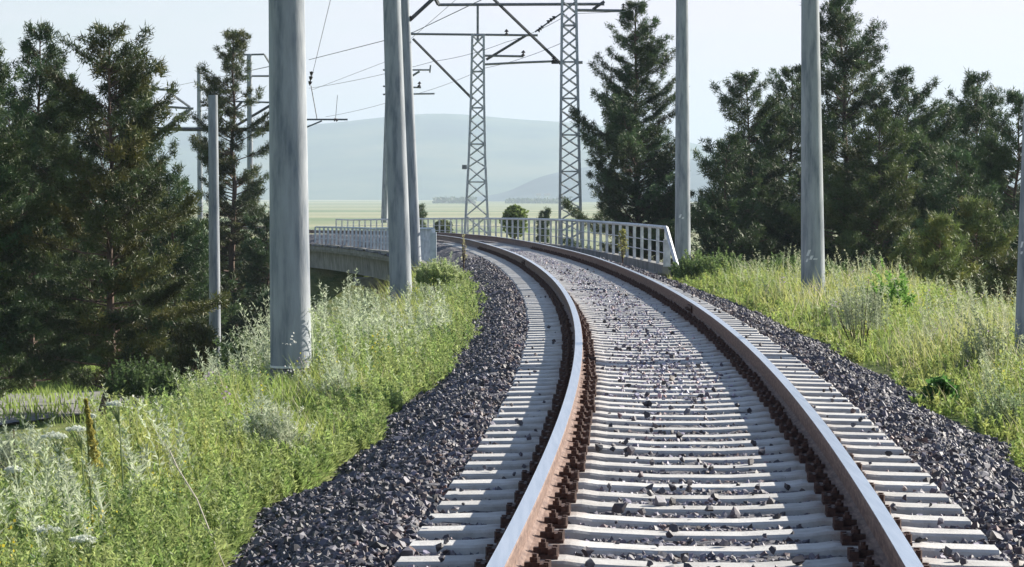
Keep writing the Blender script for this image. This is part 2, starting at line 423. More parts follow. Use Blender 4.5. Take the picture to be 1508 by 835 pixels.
# ------------------------------------------------------------------ sleepers
def sleeper_mesh():
    m = MB()
    # stations across: (x, top z, top half width, bottom half width, bottom z)
    st_ = [(-1.35, -.215, .09, .13, -.38), (-1.335, -.198, .105, .135, -.38), (-1.05, -.192, .115, .145, -.40), (-.98, -.186, .12, .15, -.40), (-.60, -.186, .12, .15, -.40),
           (-.52, -.197, .115, .145, -.40), (-.2, -.213, .10, .13, -.39), (.2, -.213, .10, .13, -.39), (.52, -.197, .115, .145, -.40), (.60, -.186, .12, .15, -.40),
           (.98, -.186, .12, .15, -.40), (1.05, -.192, .115, .145, -.40), (1.335, -.198, .105, .135, -.38), (1.35, -.215, .09, .13, -.38)]
    vs, fs = [], []
    for x, zt, wt, wb, zb in st_:
        vs += [(x, -wb, zb), (x, -wt, zt - .012), (x, -wt + .012, zt), (x, wt - .012, zt), (x, wt, zt - .012), (x, wb, zb)]
    for j in range(len(st_) - 1):
        for i in range(5):
            fs.append((j * 6 + i, (j + 1) * 6 + i, (j + 1) * 6 + i + 1, j * 6 + i + 1))
    fs += [tuple(range(5, -1, -1)), tuple(range((len(st_) - 1) * 6, len(st_) * 6))]
    m.add(vs, fs); return m
def fastening_mesh(sg):
    """clamp plate, spring clip and nut beside the rail foot; sg = side away from the rail"""
    m = MB()
    m.box((sg * .115, 0, -.176), (.13, .18, .018))
    m.box((sg * .148, 0, -.155), (.035, .16, .045))
    m.box((sg * .096, 0, -.147), (.082, .062, .032))
    m.tube((sg * .105, 0, -.165), (sg * .105, 0, -.088), .013, n=8)
    m.tube((sg * .105, 0, -.131), (sg * .105, 0, -.106), .025, n=6)
    m.tube((sg * .165, .055, -.17), (sg * .165, .055, -.125), .016, n=6)
    m.tube((sg * .165, -.055, -.17), (sg * .165, -.055, -.125), .016, n=6)
    return m
ORD = ['nearest', 'second', 'third', 'fourth', 'fifth', 'sixth', 'seventh', 'eighth', 'ninth', 'tenth', 'eleventh', 'twelfth', 'thirteenth', 'fourteenth', 'fifteenth', 'sixteenth', 'seventeenth', 'eighteenth', 'nineteenth', 'twentieth']
sl_mesh = sleeper_mesh().build('sleeper', M['sleeper']); smesh = sl_mesh.data; bpy.data.objects.remove(sl_mesh)
fm = {}
for sg in (-1, 1):
    t = fastening_mesh(sg).build('rail_fastening', M['rust_dark']); fm[sg] = t.data; bpy.data.objects.remove(t)
SP = 0.545
Y0 = 7.9
SLY = [Y0 + SP * i for i in range(200)]
vis = 0
proto = None
for i, y in enumerate(SLY):
    if y > 100: break
    p = trackpt(y, 0, 0)
    o = bpy.data.objects.new('sleeper', smesh) if proto is None else proto.copy()
    if proto is None: proto = o
    COL.objects.link(o)
    o.location = p + Vector((random.uniform(-.012, .012), random.uniform(-.012, .012), random.uniform(-.004, .003)))
    o.rotation_euler = (0, 0, heading(y) + random.uniform(-.006, .006))
    if y < 11.9: lab = 'pale concrete sleeper crossing the very bottom edge of the photo' if y > 11.4 else 'concrete sleeper lying below the bottom edge of the photo'
    else:
        lab = ('pale concrete sleeper, %s up from the bottom edge of the photo' % ORD[vis]) if vis < 20 else ('concrete sleeper far up the curve, its ends sunk in dark ballast' if y > 45 else 'concrete sleeper in the middle stretch of the curve, loose stones on it')
        vis += 1
    tag(o, lab, 'sleeper', 'concrete sleepers under the rails')
    if y < 84:
        for side in (-1, 1):
            for sg in (-1, 1):
                f = bpy.data.objects.new('rail_fastening', fm[sg]); COL.objects.link(f); f.parent = o
                f.location = (side * G2, 0, -.03); f.scale = (.88, .8, .84)

# ------------------------------------------------------------------ ballast
def zballast(s, y):
    a = np.abs(s)
    edge = 2.62 + 0.12 * np.sin(y * 0.9 + np.sign(s)) + 0.08 * np.sin(y * 2.3 + 2 * np.sign(s))
    top = -0.236 + 0.0 * a
    t = np.clip((a - 1.62) / (edge - 1.62), 0, 1.3)
    z = top - 0.42 * t
    return z
def ballast():
    ysb = np.arange(-12, 168, 0.12); ss = np.linspace(-2.95, 2.95, 60)
    Yg, Sg = np.meshgrid(ysb, ss, indexing='ij')
    g = XC(Yg + .5) - XC(Yg - .5); nl = np.sqrt(1 + g * g)
    Z = zballast(Sg, Yg) + zprof(Yg) + rng.normal(0, .010, Yg.shape)
    V = np.stack([XC(Yg) + Sg / nl, Yg - g * Sg / nl, Z], -1).reshape(-1, 3)
    k = len(ss); i = np.arange(len(ysb) - 1)[:, None] * k + np.arange(k - 1)[None, :]
    Q = np.stack([i, i + 1, i + k + 1, i + k], -1).reshape(-1, 4)
    o = np_mesh('ballast_bed', V, Q, np.full(len(Q), 4), M['ballast'])
    tag(o, kind='structure')
ballast()

def stones(name, s, y, z, size, tintv, label):
    """angular stones: a jittered, flattened octahedron-like hull each"""
    n = len(s)
    base = np.array([(1, 0, 0), (-1, 0, 0), (0, 1, 0), (0, -1, 0), (0, 0, 1), (0, 0, -1), (.62, .62, .62), (-.62, .62, -.55), (.6, -.6, -.6), (-.6, -.62, .62)], float)
    # convex hull faces of the ten points found once
    import itertools
    tri = []
    for a, b, c in itertools.combinations(range(10), 3):
        nn = np.cross(base[b] - base[a], base[c] - base[a]); d = (base - base[a]) @ nn
        if np.linalg.norm(nn) < 1e-6: continue
        if (d < 1e-6).all(): tri.append((a, b, c))
        elif (d > -1e-6).all(): tri.append((a, c, b))
    tri = np.array(tri)
    B = base[None] + rng.normal(0, .17, (n, 10, 3))
    B = B * rng.uniform(.62, 1.15, (n, 1, 3)) * (size[:, None, None] / 2)
    # random rotation
    q = rng.normal(size=(n, 4)); q /= np.linalg.norm(q, axis=1)[:, None]
    w_, x_, y_, z_ = q.T
    Rm = np.stack([1 - 2 * (y_ ** 2 + z_ ** 2), 2 * (x_ * y_ - z_ * w_), 2 * (x_ * z_ + y_ * w_), 2 * (x_ * y_ + z_ * w_), 1 - 2 * (x_ ** 2 + z_ ** 2), 2 * (y_ * z_ - x_ * w_), 2 * (x_ * z_ - y_ * w_), 2 * (y_ * z_ + x_ * w_), 1 - 2 * (x_ ** 2 + y_ ** 2)], -1).reshape(n, 3, 3)
    B = np.einsum('nij,nkj->nki', Rm, B)
    g = XC(y + .5) - XC(y - .5); nl = np.sqrt(1 + g * g)
    C = np.stack([XC(y) + s / nl, y - g * s / nl, z + zprof(y)], -1)
    V = (B + C[:, None]).reshape(-1, 3)
    T = (tri[None] + (np.arange(n) * 10)[:, None, None]).reshape(-1, 3)
    tn = np.repeat(tintv, 10, axis=0)
    o = np_mesh(name, V, T, np.full(len(T), 3), M['stone'], tint=tn)
    return tag(o, label, 'ballast', kind='stuff')
def stone_tint(n, lo=.05, hi=.20, warm=.0):
    b = rng.uniform(0, 1, n) ** 1.7 * (hi - lo) + lo
    t = np.stack([b * rng.uniform(.96, 1.06, n), b * rng.uniform(.93, 1.0, n), b * rng.uniform(1.08, 1.28, n)], -1)
    r_ = rng.random(n) < 0.05 + warm
    t[r_] *= np.array([1.15, .88, .74])
    return t
def sample_y(n, a, b, p=1.0):
    u = rng.random(n)
    if p == 1.0: return a * (b / a) ** u
    k = 1 - p; return (a ** k + u * (b ** k - a ** k)) ** (1 / k)
# shoulders
n = 105000
y = sample_y(n, 9.5, 72, 1.45); sg = np.where(rng.random(n) < .5, -1, 1)
s = sg * rng.uniform(1.3, 2.95, n)
sz = np.clip(rng.lognormal(-3.42, .30, n), .018, .075) * (1 + np.clip(y - 35, 0, 50) * .005)
z = zballast(s, y) + sz * rng.uniform(-.1, .45, n)
inslp = (np.abs(s) < 1.37) & (np.abs(((y - Y0) / SP + .5) % 1 - .5) * SP < .15)
k = ~inslp
stones('ballast', s[k], y[k], z[k], sz[k], (lambda T, q: T * np.where((rng.random(len(q)) < np.clip(1.7 - q, 0, .25))[:, None], np.array([[1.25, .92, .74]]), 1.0))(stone_tint(k.sum()), np.abs(s[k])), 'dark grey crushed stone sloping away on both sides of the sleepers')
# cribs between the sleepers
n = 40000
y = sample_y(n, 9.5, 80, 1.25); s = rng.uniform(-1.36, 1.36, n)
ph = ((y - Y0) / SP + .5) % 1 - .5
y = np.where(np.abs(ph) * SP < .13, y + SP / 2 * np.sign(ph + 1e-9), y)
nearrail = np.abs(np.abs(s) - G2) < .09
sz = rng.uniform(.018, .050, n)
deep = np.clip((30 - y) / 14, 0, 1)          # the nearest cribs are less full
z = zballast(s, y) - .004 * deep + sz * rng.uniform(-.25, .3, n) - .006 * (1 - deep)
stones('ballast', s[~nearrail], y[~nearrail], z[~nearrail], sz[~nearrail], stone_tint((~nearrail).sum(), .06, .34, .08), 'mixed grey crushed stone filling the gaps between the sleepers')
# fine pale grit spread over the far sleepers and loose stones on the near ones
n = 5000
y = sample_y(n, 22, 85, 0.6); s = rng.uniform(-.66, .66, n); sz = rng.uniform(.02, .045, n)
n2 = 330
y2 = sample_y(n2, 11.5, 60, 1.0); s2 = rng.choice([-1, 1], n2, p=[.62, .38]) * rng.beta(1.2, 1.6, n2) * .62 ; sz2 = rng.uniform(.018, .058, n2) + .03 * (rng.random(n2) < .06)
n3 = 90
y3 = sample_y(n3, 11.5, 45, 1.0); s3 = rng.choice([-1, 1], n3) * rng.uniform(.98, 1.34, n3); sz3 = rng.uniform(.02, .05, n3)
tt = np.concatenate([stone_tint(n, .22, .62, .1), stone_tint(n2 + n3, .035, .16)])
stones('ballast', cat(s, s2, s3), cat(y, y2, y3), cat(np.full(n, -.212), np.full(n2, -.208) + sz2 * .25, np.full(n3, -.188) + sz3 * .25), cat(sz, sz2, sz3), tt, 'loose stones and grit scattered on top of the sleepers')

# ------------------------------------------------------------------ bridge
def deck():
    root = empty('railway_bridge', trackpt(65, 0, -.4), 'grey concrete railway bridge curving left under the far track', 'bridge')
    off = Vector(root.location)
    def sweep(name, prof_fn, ya, yb, m, step=1.5):
        ysd = np.arange(ya, yb + .01, step); V = []; n = None
        for yv in ysd:
            pr = prof_fn(yv); n = len(pr)
            for s_, z_ in pr: V.append(trackpt(yv, s_, z_) - off)
        fs = [(j * n + i, j * n + (i + 1) % n, (j + 1) * n + (i + 1) % n, (j + 1) * n + i) for j in range(len(ysd) - 1) for i in range(n)]
        fs += [tuple(range(n - 1, -1, -1)), tuple(range((len(ysd) - 1) * n, len(ysd) * n))]
        b = MB(); b.add(V, fs); return b.build(name, m, root)
    lx = lambda y: float(np.interp(y, [65, 85, 120, 150], [-.12, -.30, -.50, -.50]))
    sweep('deck_slab', lambda y: [(-2.75, lx(y) - .27), (2.75, -.45), (2.75, -.72), (-2.75, lx(y) - .58)], 65.3, 180, M['concrete_old'])
    sweep('walkway_kerb', lambda y: [(-2.86, lx(y) - .18), (-2.60, lx(y) - .18), (-2.60, lx(y) - .25), (-2.86, lx(y) - .47)], 65, 165, M['concrete_old'])
    sweep('walkway_kerb', lambda y: [(2.58, -.25), (2.83, -.25), (2.83, -.5), (2.58, -.45)], 65, 165, M['concrete_old'])
    for sx in (-1.75, 1.5):
        sweep('girder', lambda y: [(sx - .35, -1.0), (sx + .35, -1.0), (sx + .28, -2.05), (sx - .28, -2.05)], 66, 164, M['concrete_old'])
    for yv, w in ((66.5, 2.0), (100, 1.5), (131, 1.5), (163, 2.0)):
        m = MB(); c = trackpt(yv, 0, 0) - off; h = heading(yv)
        m.box((c.x, c.y, c.z - 2.30), (5.2, w + .3, .35), h); m.box((c.x, c.y, c.z - 4.4), (4.4, w, 4.2), h, top=(4.2, w - .2))
        m.build('pier' if w < 1.8 else 'abutment', M['concrete_old'], root)
    return lx
lx = deck()

def railing(side, ya, yb, step, m, label, base_fn, h, s_off, picket=0, pw=.075):
    root = empty('bridge_railing', trackpt(ya, s_off, base_fn(ya)), label, 'railing', 'railings along the bridge')
    off = Vector(root.location); n = 0
    ysr = list(np.arange(ya, yb, step))
    for yv in ysr:
        b = MB(); a = trackpt(yv, s_off, base_fn(yv)) - off
        b.box((a.x, a.y, a.z + h / 2), (pw, .05, h), heading(yv)); b.build('post', m, root)
    for zf, w in ((h, .06), (h * .62, .016), (h * .33, .016)):
        b = MB(); yy = np.arange(ya, ysr[-1] + .01, step / 2)
        for y0, y1 in zip(yy[:-1], yy[1:]):
            b.bar(trackpt(y0, s_off, base_fn(y0) + zf) - off, trackpt(y1, s_off, base_fn(y1) + zf) - off, w)
        b.build('top_rail' if zf == h else 'middle_rail', m, root)
    if picket:
        b = MB()
        for yv in np.arange(ya, yb, picket):
            a = trackpt(yv, s_off, base_fn(yv)) - off
            b.box((a.x, a.y, a.z + h / 2), (.03, .03, h - .04), heading(yv))
        tag(b.build('pickets', m, root), kind='stuff')
    return root
rr = railing(1, 64.5, 178, 2.0, M['paint_white'], 'white metal railing on the right of the track with a sloping end brace', lambda y: -.26, .88, 2.62)
off = Vector(rr.location)
b = MB(); e = trackpt(64.5, 2.62, -.26 + .88) - off; e2 = trackpt(62.6, 2.72, -.36) - off
b.bar(e, e2, .075); b.build('end_brace', M['paint_white'], rr)
b = MB(); a = trackpt(64.4, 2.62, -.26) - off; b.box((a.x, a.y - .15, a.z + .3), (.16, .16, .62)); b.build('end_post', M['paint_white'], rr)
lr = railing(-1, 65, 150, 2.0, M['paint_grey'], 'bluish grey railing on the left edge of the bridge with close uprights', lambda y: lx(y) - .16, .86, -2.72, pw=.09)
off = Vector(lr.location)
b = MB(); a = trackpt(64.9, -2.72, lx(65) - .18) - off
b.box((a.x, a.y, a.z + .38), (.14, .14, .86)); b.build('end_panel', M['paint_grey'], lr)

# rubble cone at the abutment
def rubble():
    n = 1500
    t = rng.random(n); X = -3.2 - 3.0 * t + rng.normal(0, .4, n); Y = 62 + rng.uniform(-5, 7, n)
    Z = zground(X, Y)
    szs = rng.uniform(.12, .4, n)
    base = np.array([(1, 0, 0), (-1, 0, 0), (0, 1, 0), (0, -1, 0), (0, 0, 1), (0, 0, -1)], float)
    B = (base[None] + rng.normal(0, .2, (n, 6, 3))) * szs[:, None, None] / 2 * np.array([1.1, 1.1, .8])
    C = np.stack([X, Y, Z + .03], -1)
    tri = np.array([(0, 2, 4), (2, 1, 4), (1, 3, 4), (3, 0, 4), (2, 0, 5), (1, 2, 5), (3, 1, 5), (0, 3, 5)])
    V = (B + C[:, None]).reshape(-1, 3); T = (tri[None] + (np.arange(n) * 6)[:, None, None]).reshape(-1, 3)
    tag(np_mesh('rubble', V, T, np.full(len(T), 3), M['rubble']), 'reddish brown rubble heaped on the slope beside the bridge end', 'rubble', kind='stuff')
rubble()

# ------------------------------------------------------------------ poles
def pole(uc_b, uc_t, vb, w_b, w_t, Y, label, height=9.6, group='concrete poles along the track', v_t=0, foundation=True, marks=None, m='concrete', capv=None):
    if vb < 345: foundation = False
    """round tapered pole; centre/width in photo px at base (vb) and at v_t"""
    B = P(uc_b, vb, Y); T = P(uc_t, v_t, Y)
    rb, rt = w_b / 2 / F * Y, w_t / 2 / F * Y
    d = (T - B); H = d.z
    if capv is not None: height = H
    k = height / H
    top = B + d * k; rtop = max(rb + (rt - rb) * k, rb * .42)
    root = empty('concrete_pole' if m == 'concrete' else 'pole', B, label, 'pole', group)
    b = MB(); nseg = 14; n = 32; vs = []
    for j in range(nseg + 1):
        t = j / nseg; c = d * (k * t); r = rb + (rtop - rb) * t
        for i in range(n):
            a = 2 * math.pi * i / n; vs.append((c.x + r * math.cos(a), c.y + r * math.sin(a), c.z))
    fs = [(j * n + i, j * n + (i + 1) % n, (j + 1) * n + (i + 1) % n, (j + 1) * n + i) for j in range(nseg) for i in range(n)]
    fs += [tuple(range(n - 1, -1, -1)), tuple(range(nseg * n, nseg * n + n))]
    b.add(vs, fs); smooth_by_angle(b.build('shaft', M[m], root))
    if foundation:
        f = MB(); g = float(zground(B.x, B.y)) - B.z
        f.lathe((0, 0, 0), [(min(g, -.1) - .5, rb * 1.12), (-.03, rb * 1.04), (-.004, rb * .93)], 24)
        f.build('foundation', M['foundation'], root)
        c_ = MB(); c_.lathe((0, 0, 0), [(.0, rb * 1.015), (.022, rb * 1.012)], 32); c_.build('base_collar', M['marking'], root)
    if marks:
        q = MB()
        for (u, v, w_, h_) in marks:
            # small curved patch standing 2 mm proud of the shaft
            pc = P(u, v, Y) - B; t = pc.z / (d.z * k); r = rb + (rtop - rb) * t + .003; cc = d * (k * t)
            a0 = math.asin(max(-.9, min(.9, (pc.x - cc.x) / r))); da = (w_ / F * Y) / r; hz = h_ / F * Y
            vs = []
            for zz in (-hz / 2, hz / 2):
                for i in range(4):
                    a = a0 + da * (i / 3 - .5) + (zz * 2.0)
                    vs.append((cc.x + r * math.sin(a), cc.y - r * math.cos(a), cc.z + zz))
            q.add(vs, [(i, i + 1, i + 5, i + 4) for i in range(3)])
        q.build('painted_marking', M['marking'], root)
    return root, B
bracket_group = None
P1, b1 = pole(428.5, 422, 541, 61, 53, 28.5, 'thickest concrete pole, standing in tall weeds on the left')
P2, b2 = pole(591, 577, 446, 33, 26, 54, 'concrete pole left of the bend, leaning slightly left, second nearest on that side')
P3, b3 = pole(611.5, 596.5, 393, 18.5, 12.5, 72, 'thin leaning concrete pole just behind another pole, beside the bridge railing')
P4, b4 = pole(566, 575, 328, 10, 6, 170, 'distant slim pole half hidden behind the two leaning poles')
P5, b5 = pole(317, 313.5, 535, 17.5, 14, 62, 'shorter pole with a flat top standing among the pines on the left', v_t=140, capv=140)
R1, c1 = pole(1197.5, 1193, 431, 36, 26, 49.7, 'thick concrete pole on the right verge with white paint marks near its foot', marks=[(1189, 372, 4, 9), (1193, 379, 4, 6), (1187, 383, 3, 5), (1199, 381, 6, 2)])
R2, c2 = pole(1005.5, 1004.5, 382, 23.5, 18, 75.6, 'concrete pole on the right beside the white railing end', marks=[(1001, 318, 3, 5), (1005, 321, 3, 3)])
R3, c3 = pole(1524, 1538.5, 541, 62, 50, 29.5, 'leaning concrete pole cut off by the right edge of the photo', v_t=0, marks=[(1500, 360, 5, 9), (1502, 372, 5, 4)])
F1, e1 = pole(369, 367, 335, 10, 7, 150, 'far catenary pole behind the pine on the left, nearest the thick pole', v_t=80, capv=80)
F2, e2_ = pole(295, 293, 335, 8.5, 6, 190, 'far catenary pole half hidden in the pine crown on the left', v_t=100, capv=100)
F3, e3_ = pole(211, 209, 340, 11, 8, 200, 'farthest left catenary pole standing behind dark pines', v_t=125, capv=125)

def insul(b, a, c, r=.07, n=5):
    a, c = Vector(a), Vector(c)
    for i in range(n):
        t0, t1 = (i + .1) / n, (i + .75) / n
        b.tube(a.lerp(c, t0), a.lerp(c, t1), r, r * .55, n=10)
    b.tube(a, c, r * .3, n=6)
def bars(root, base, name, m, segs, Y, w):
    """each seg (u0,v0,u1,v1[,Y1]) -> one part"""
    for sgm in segs:
        b = MB(); Y1 = sgm[4] if len(sgm) > 4 else Y
        b.bar(P(sgm[0], sgm[1], Y) - base, P(sgm[2], sgm[3], Y1) - base, w); b.build(name, m, root)
def ins(root, base, segs, Y, r=.07, n=5):
    for (u0, v0, u1, v1) in segs:
        b = MB(); insul(b, P(u0, v0, Y) - base, P(u1, v1, Y) - base, r, n); b.build('insulator', M['insulator'], root)
# bracket of the leaning pole
bars(P3, b3, 'bracket_strut', M['steel_dark'], [(603, 30, 640, -4), (640, -4, 646, 7)], 72, .07)
bars(P3, b3, 'bracket_arm', M['steel_dark'], [(600, -30, 690, -34)], 72, .07)
ins(P3, b3, [(600, 22, 607, 30)], 72, .06, 3)
bars(P4, b4, 'bracket_arm', M['steel_grey'], [(564, 103, 633, 103), (564, 127, 620, 129), (564, 139, 640, 138)], 170, .07)
bars(P4, b4, 'bracket_strut', M['steel_grey'], [(590, 122, 618, 105), (633, 107, 634, 96)], 170, .09)
ins(P4, b4, [(617, 128, 618, 120)], 170, .12, 2)
# brackets on the far left poles
bars(F1, e1, 'bracket_arm', M['steel_grey'], [(340, 112, 396, 112), (336, 149, 400, 151), (345, 81, 389, 80), (389, 80, 400, 98)], 150, .07)
bars(F1, e1, 'crossbeam', M['steel_dark'], [(222, 190, 402, 191)], 150, .15)
bars(F1, e1, 'bracket_strut', M['steel_dark'], [(343, 188, 400, 154), (372, 184, 405, 160), (340, 168, 356, 150)], 150, .10)
ins(F1, e1, [(394, 178, 395, 186), (362, 138, 362, 144)], 150, .12, 2)
bars(F3, e3_, 'bracket_arm', M['steel_grey'], [(211, 155, 285, 160), (222, 131, 262, 133)], 200, .12)
bars(F3, e3_, 'bracket_strut', M['steel_grey'], [(222, 206, 282, 160), (240, 190, 276, 162), (246, 134, 280, 158)], 200, .12)
ins(F3, e3_, [(252, 150, 252, 154), (247, 150, 247, 154)], 200, .2, 2)
bars(F2, e2_, 'bracket_arm', M['steel_grey'], [(290, 132, 345, 133), (292, 155, 330, 156)], 190, .10)

# ------------------------------------------------------------------ lattice masts
def lattice(name, label, Y, prof, uc, rows, leg_w, br_w, zg=None, extra_up=0):
    """prof: list of (v, u_left, u_right)"""
    B = P((prof[-1][1] + prof[-1][2]) / 2, prof[-1][0], Y)
    g = float(zground(B.x, B.y)); 
    root = empty(name, (B.x, B.y, B.z), label, 'lattice mast', 'lattice masts beside the bridge')
    vs_ = np.array([p[0] for p in prof], float); ls = np.array([p[1] for p in prof], float); rs = np.array([p[2] for p in prof], float)
    def corner(v, sx, sy):
        l, r_ = np.interp(v, vs_, ls), np.interp(v, vs_, rs)
        pl, pr = P(l, v, Y), P(r_, v, Y); w = (pr.x - pl.x) / 2; c = (pl + pr) / 2
        return Vector((c.x + sx * (w - leg_w / 2), c.y + sy * (w - leg_w / 2), c.z)) - B
    for sx in (-1, 1):
        for sy in (-1, 1):
            b = MB()
            for a, c in zip(prof[:-1], prof[1:]): b.bar(corner(a[0], sx, sy), corner(c[0], sx, sy), leg_w)
            foot = corner(prof[-1][0], sx, sy); b.bar(foot, foot + Vector((0, 0, min(g - B.z, 0) - .3)), leg_w); b.build('leg', M['steel'], root)
    b = MB()
    for i in range(len(rows) - 1):
        v0, v1 = rows[i], rows[i + 1]
        for (s0, s1) in (((-1, -1), (1, -1)), ((-1, 1), (1, 1)), ((-1, -1), (-1, 1)), ((1, -1), (1, 1))):
            b.bar(corner(v0, *s0), corner(v1, *s1), br_w); b.bar(corner(v0, *s1), corner(v1, *s0), br_w)
            if i % 3 == 0: b.bar(corner(v0, *s0), corner(v0, *s1), br_w)
    b.build('cross_bracing', M['steel'], root)
    return root, B
rows1 = list(np.linspace(52, 230, 11)) + [246, 268, 292, 318, 345]
T1, t1 = lattice('lattice_mast', 'farther steel lattice mast with splayed legs behind the bridge railing', 130, [(50, 694, 714), (145, 692, 714.5), (230, 689, 716), (345, 683, 721)], 703, rows1, .10, .045)
rows2 = list(np.linspace(-70, 360, 25))
T2, t2 = lattice('lattice_mast', 'taller steel lattice mast running out of the top of the photo', 100, [(-70, 828, 848), (0, 826, 850), (240, 823.5, 855), (362, 822, 858)], 840, rows2, .085, .035)
b = MB(); b.bar(P(703.5, 5, 130) - t1, P(703.5, 60, 130) - t1, .11); b.build('top_spike', M['steel_grey'], T1)
bars(T1, t1, 'bracket_arm', M['steel_grey'], [(605, 50, 792, 52), (714, 82, 771, 83), (712, 95, 770, 92), (770, 92, 822, 90)], 130, .075)
bars(T1, t1, 'bracket_strut', M['steel_dark'], [(608, 57, 696, 146), (716, 88, 775, 52)], 130, .085)
ins(T1, t1, [(746, 52, 746, 43), (770, 83, 771, 74)], 130, .11, 2)
bars(T2, t2, 'bracket_arm', M['steel_grey'], [(645, 7, 890, 6), (850, 15, 920, 16), (858, 92, 846, 92)], 100, .075)
bars(T2, t2, 'bracket_strut', M['steel_dark'], [(722, -6, 826, 94), (873, 14, 890, 2), (812, 92, 822, 92)], 100, .075)
ins(T2, t2, [(918, 15, 918, 5), (815, 90, 815, 82), (792, 46, 800, 38), (806, 33, 818, 24)], 100, .08, 3)
bars(T2, t2, 'insulated_tie', M['steel_grey'], [(788, 47, 826, 20)], 100, .04)
# equipment box and small ledge low on the far mast
b = MB(); q = P(684, 246, 130) - t1; b.box((q.x, q.y, q.z), (.22, .2, .2)); b.build('junction_box', M['steel_grey'], T1)

# ------------------------------------------------------------------ wires
def wire(pts, label, r=.012, sag=0.0):
    m = MB(); q = []
    for a, b_ in zip(pts[:-1], pts[1:]):
        A, Bv = P(*a), P(*b_)
        for k in range(10):
            t = k / 10; p = A.lerp(Bv, t); p.z -= sag * 4 * t * (1 - t); q.append(p)
    q.append(P(*pts[-1]))
    o = q[0].copy()
    m.poly([p - o for p in q], r, 5)
    ob = m.build('overhead_wire', M['wire']); ob.location = o
    tag(ob, label, 'wire', 'overhead wires')
wire([(760, -24, 72), (700, 4, 82), (610, 47, 100), (565, 60, 108), (455, 88, 130)], 'overhead wire crossing behind the leaning poles to the thick pole', .014)
wire([(835, 22, 100), (745, 62, 112), (640, 90, 125), (455, 130, 150)], 'faint overhead wire running from the taller mast down to the left', .010, .1)
wire([(830, 62, 100), (715, 100, 128), (607, 140, 160), (480, 172, 170)], 'lowest overhead wire passing in front of the farther mast', .010, .1)
wire([(489, -10, 60), (458, 118, 75)], 'steep thin wire right of the thick pole', .006)
wire([(396, 98, 70), (340, 110, 110), (230, 132, 190)], 'overhead wire left of the thick pole passing through the pine crown', .010)
wire([(850, 20, 100), (920, 17, 88), (1000, -20, 76)], 'overhead wire from the taller mast to the upper right', .009)
wire([(396, 150, 100), (300, 163, 140), (226, 172, 190)], 'lower overhead wire left of the thick pole, just above the crossbeam', .010)
wire([(680, -8, 90), (565, 92, 120), (458, 133, 135)], 'thin slanting overhead wire between the thick pole and the leaning poles', .008)
# registration arm seen right of the thick pole
ra = empty('registration_arm', P(440, 176, 80), 'small steel arm with insulators hanging right of the thick pole', 'bracket')
o0 = Vector(ra.location)
b = MB(); b.bar(P(440, 176, 80) - o0, P(512, 176, 80) - o0, .035); b.bar(P(445, 190, 80) - o0, P(474, 178, 80) - o0, .03); b.build('arm', M['steel_grey'], ra)
for q_, r_ in (((458, 126, 467, 176), .014), ((497, 140, 494, 176), .008)):
    b = MB(); b.tube(P(q_[0], q_[1], 80) - o0, P(q_[2], q_[3], 80) - o0, r_, n=5); b.build('hanger', M['wire'], ra)
b = MB(); insul(b, P(459, 105, 80) - o0, P(456, 126, 80) - o0, .06, 3); b.build('insulator', M['insulator'], ra)
b = MB(); insul(b, P(492, 176, 80) - o0, P(498, 177, 80) - o0, .06, 2); b.build('insulator', M['insulator'], ra)

# ------------------------------------------------------------------ pines
def tris(V3):
    """(n,3,3) -> loops"""
    n = len(V3); return V3.reshape(-1, 3), np.arange(n * 3).reshape(-1, 3), np.full(n, 3)
def tufts(centres, dirs, n_per, length, width, col, spread=1.0, lr=None):
    """needle cards around each twig tip; returns verts (n*n_per,3,3) and tint"""
    n = len(centres)
    d = dirs[:, None, :] * rng.uniform(.3, 1.0, (n, n_per, 1)) + rng.normal(0, .62 * spread, (n, n_per, 3))
    d /= np.linalg.norm(d, axis=2, keepdims=True) + 1e-9
    side = np.cross(d, rng.normal(size=(n, n_per, 3))); side /= np.linalg.norm(side, axis=2, keepdims=True) + 1e-9
    Lh = length * rng.uniform(.6, 1.15, (n, n_per, 1)); Wd = width * rng.uniform(.7, 1.3, (n, n_per, 1))
    base = centres[:, None, :] + rng.normal(0, length * .34, (n, n_per, 3))
    a = base - side * Wd / 2; b = base + side * Wd / 2; c = base + d * Lh
    V = np.stack([a, b, c], 2).reshape(-1, 3, 3)
    t = np.repeat(col, n_per * 3, axis=0)
    return V, t
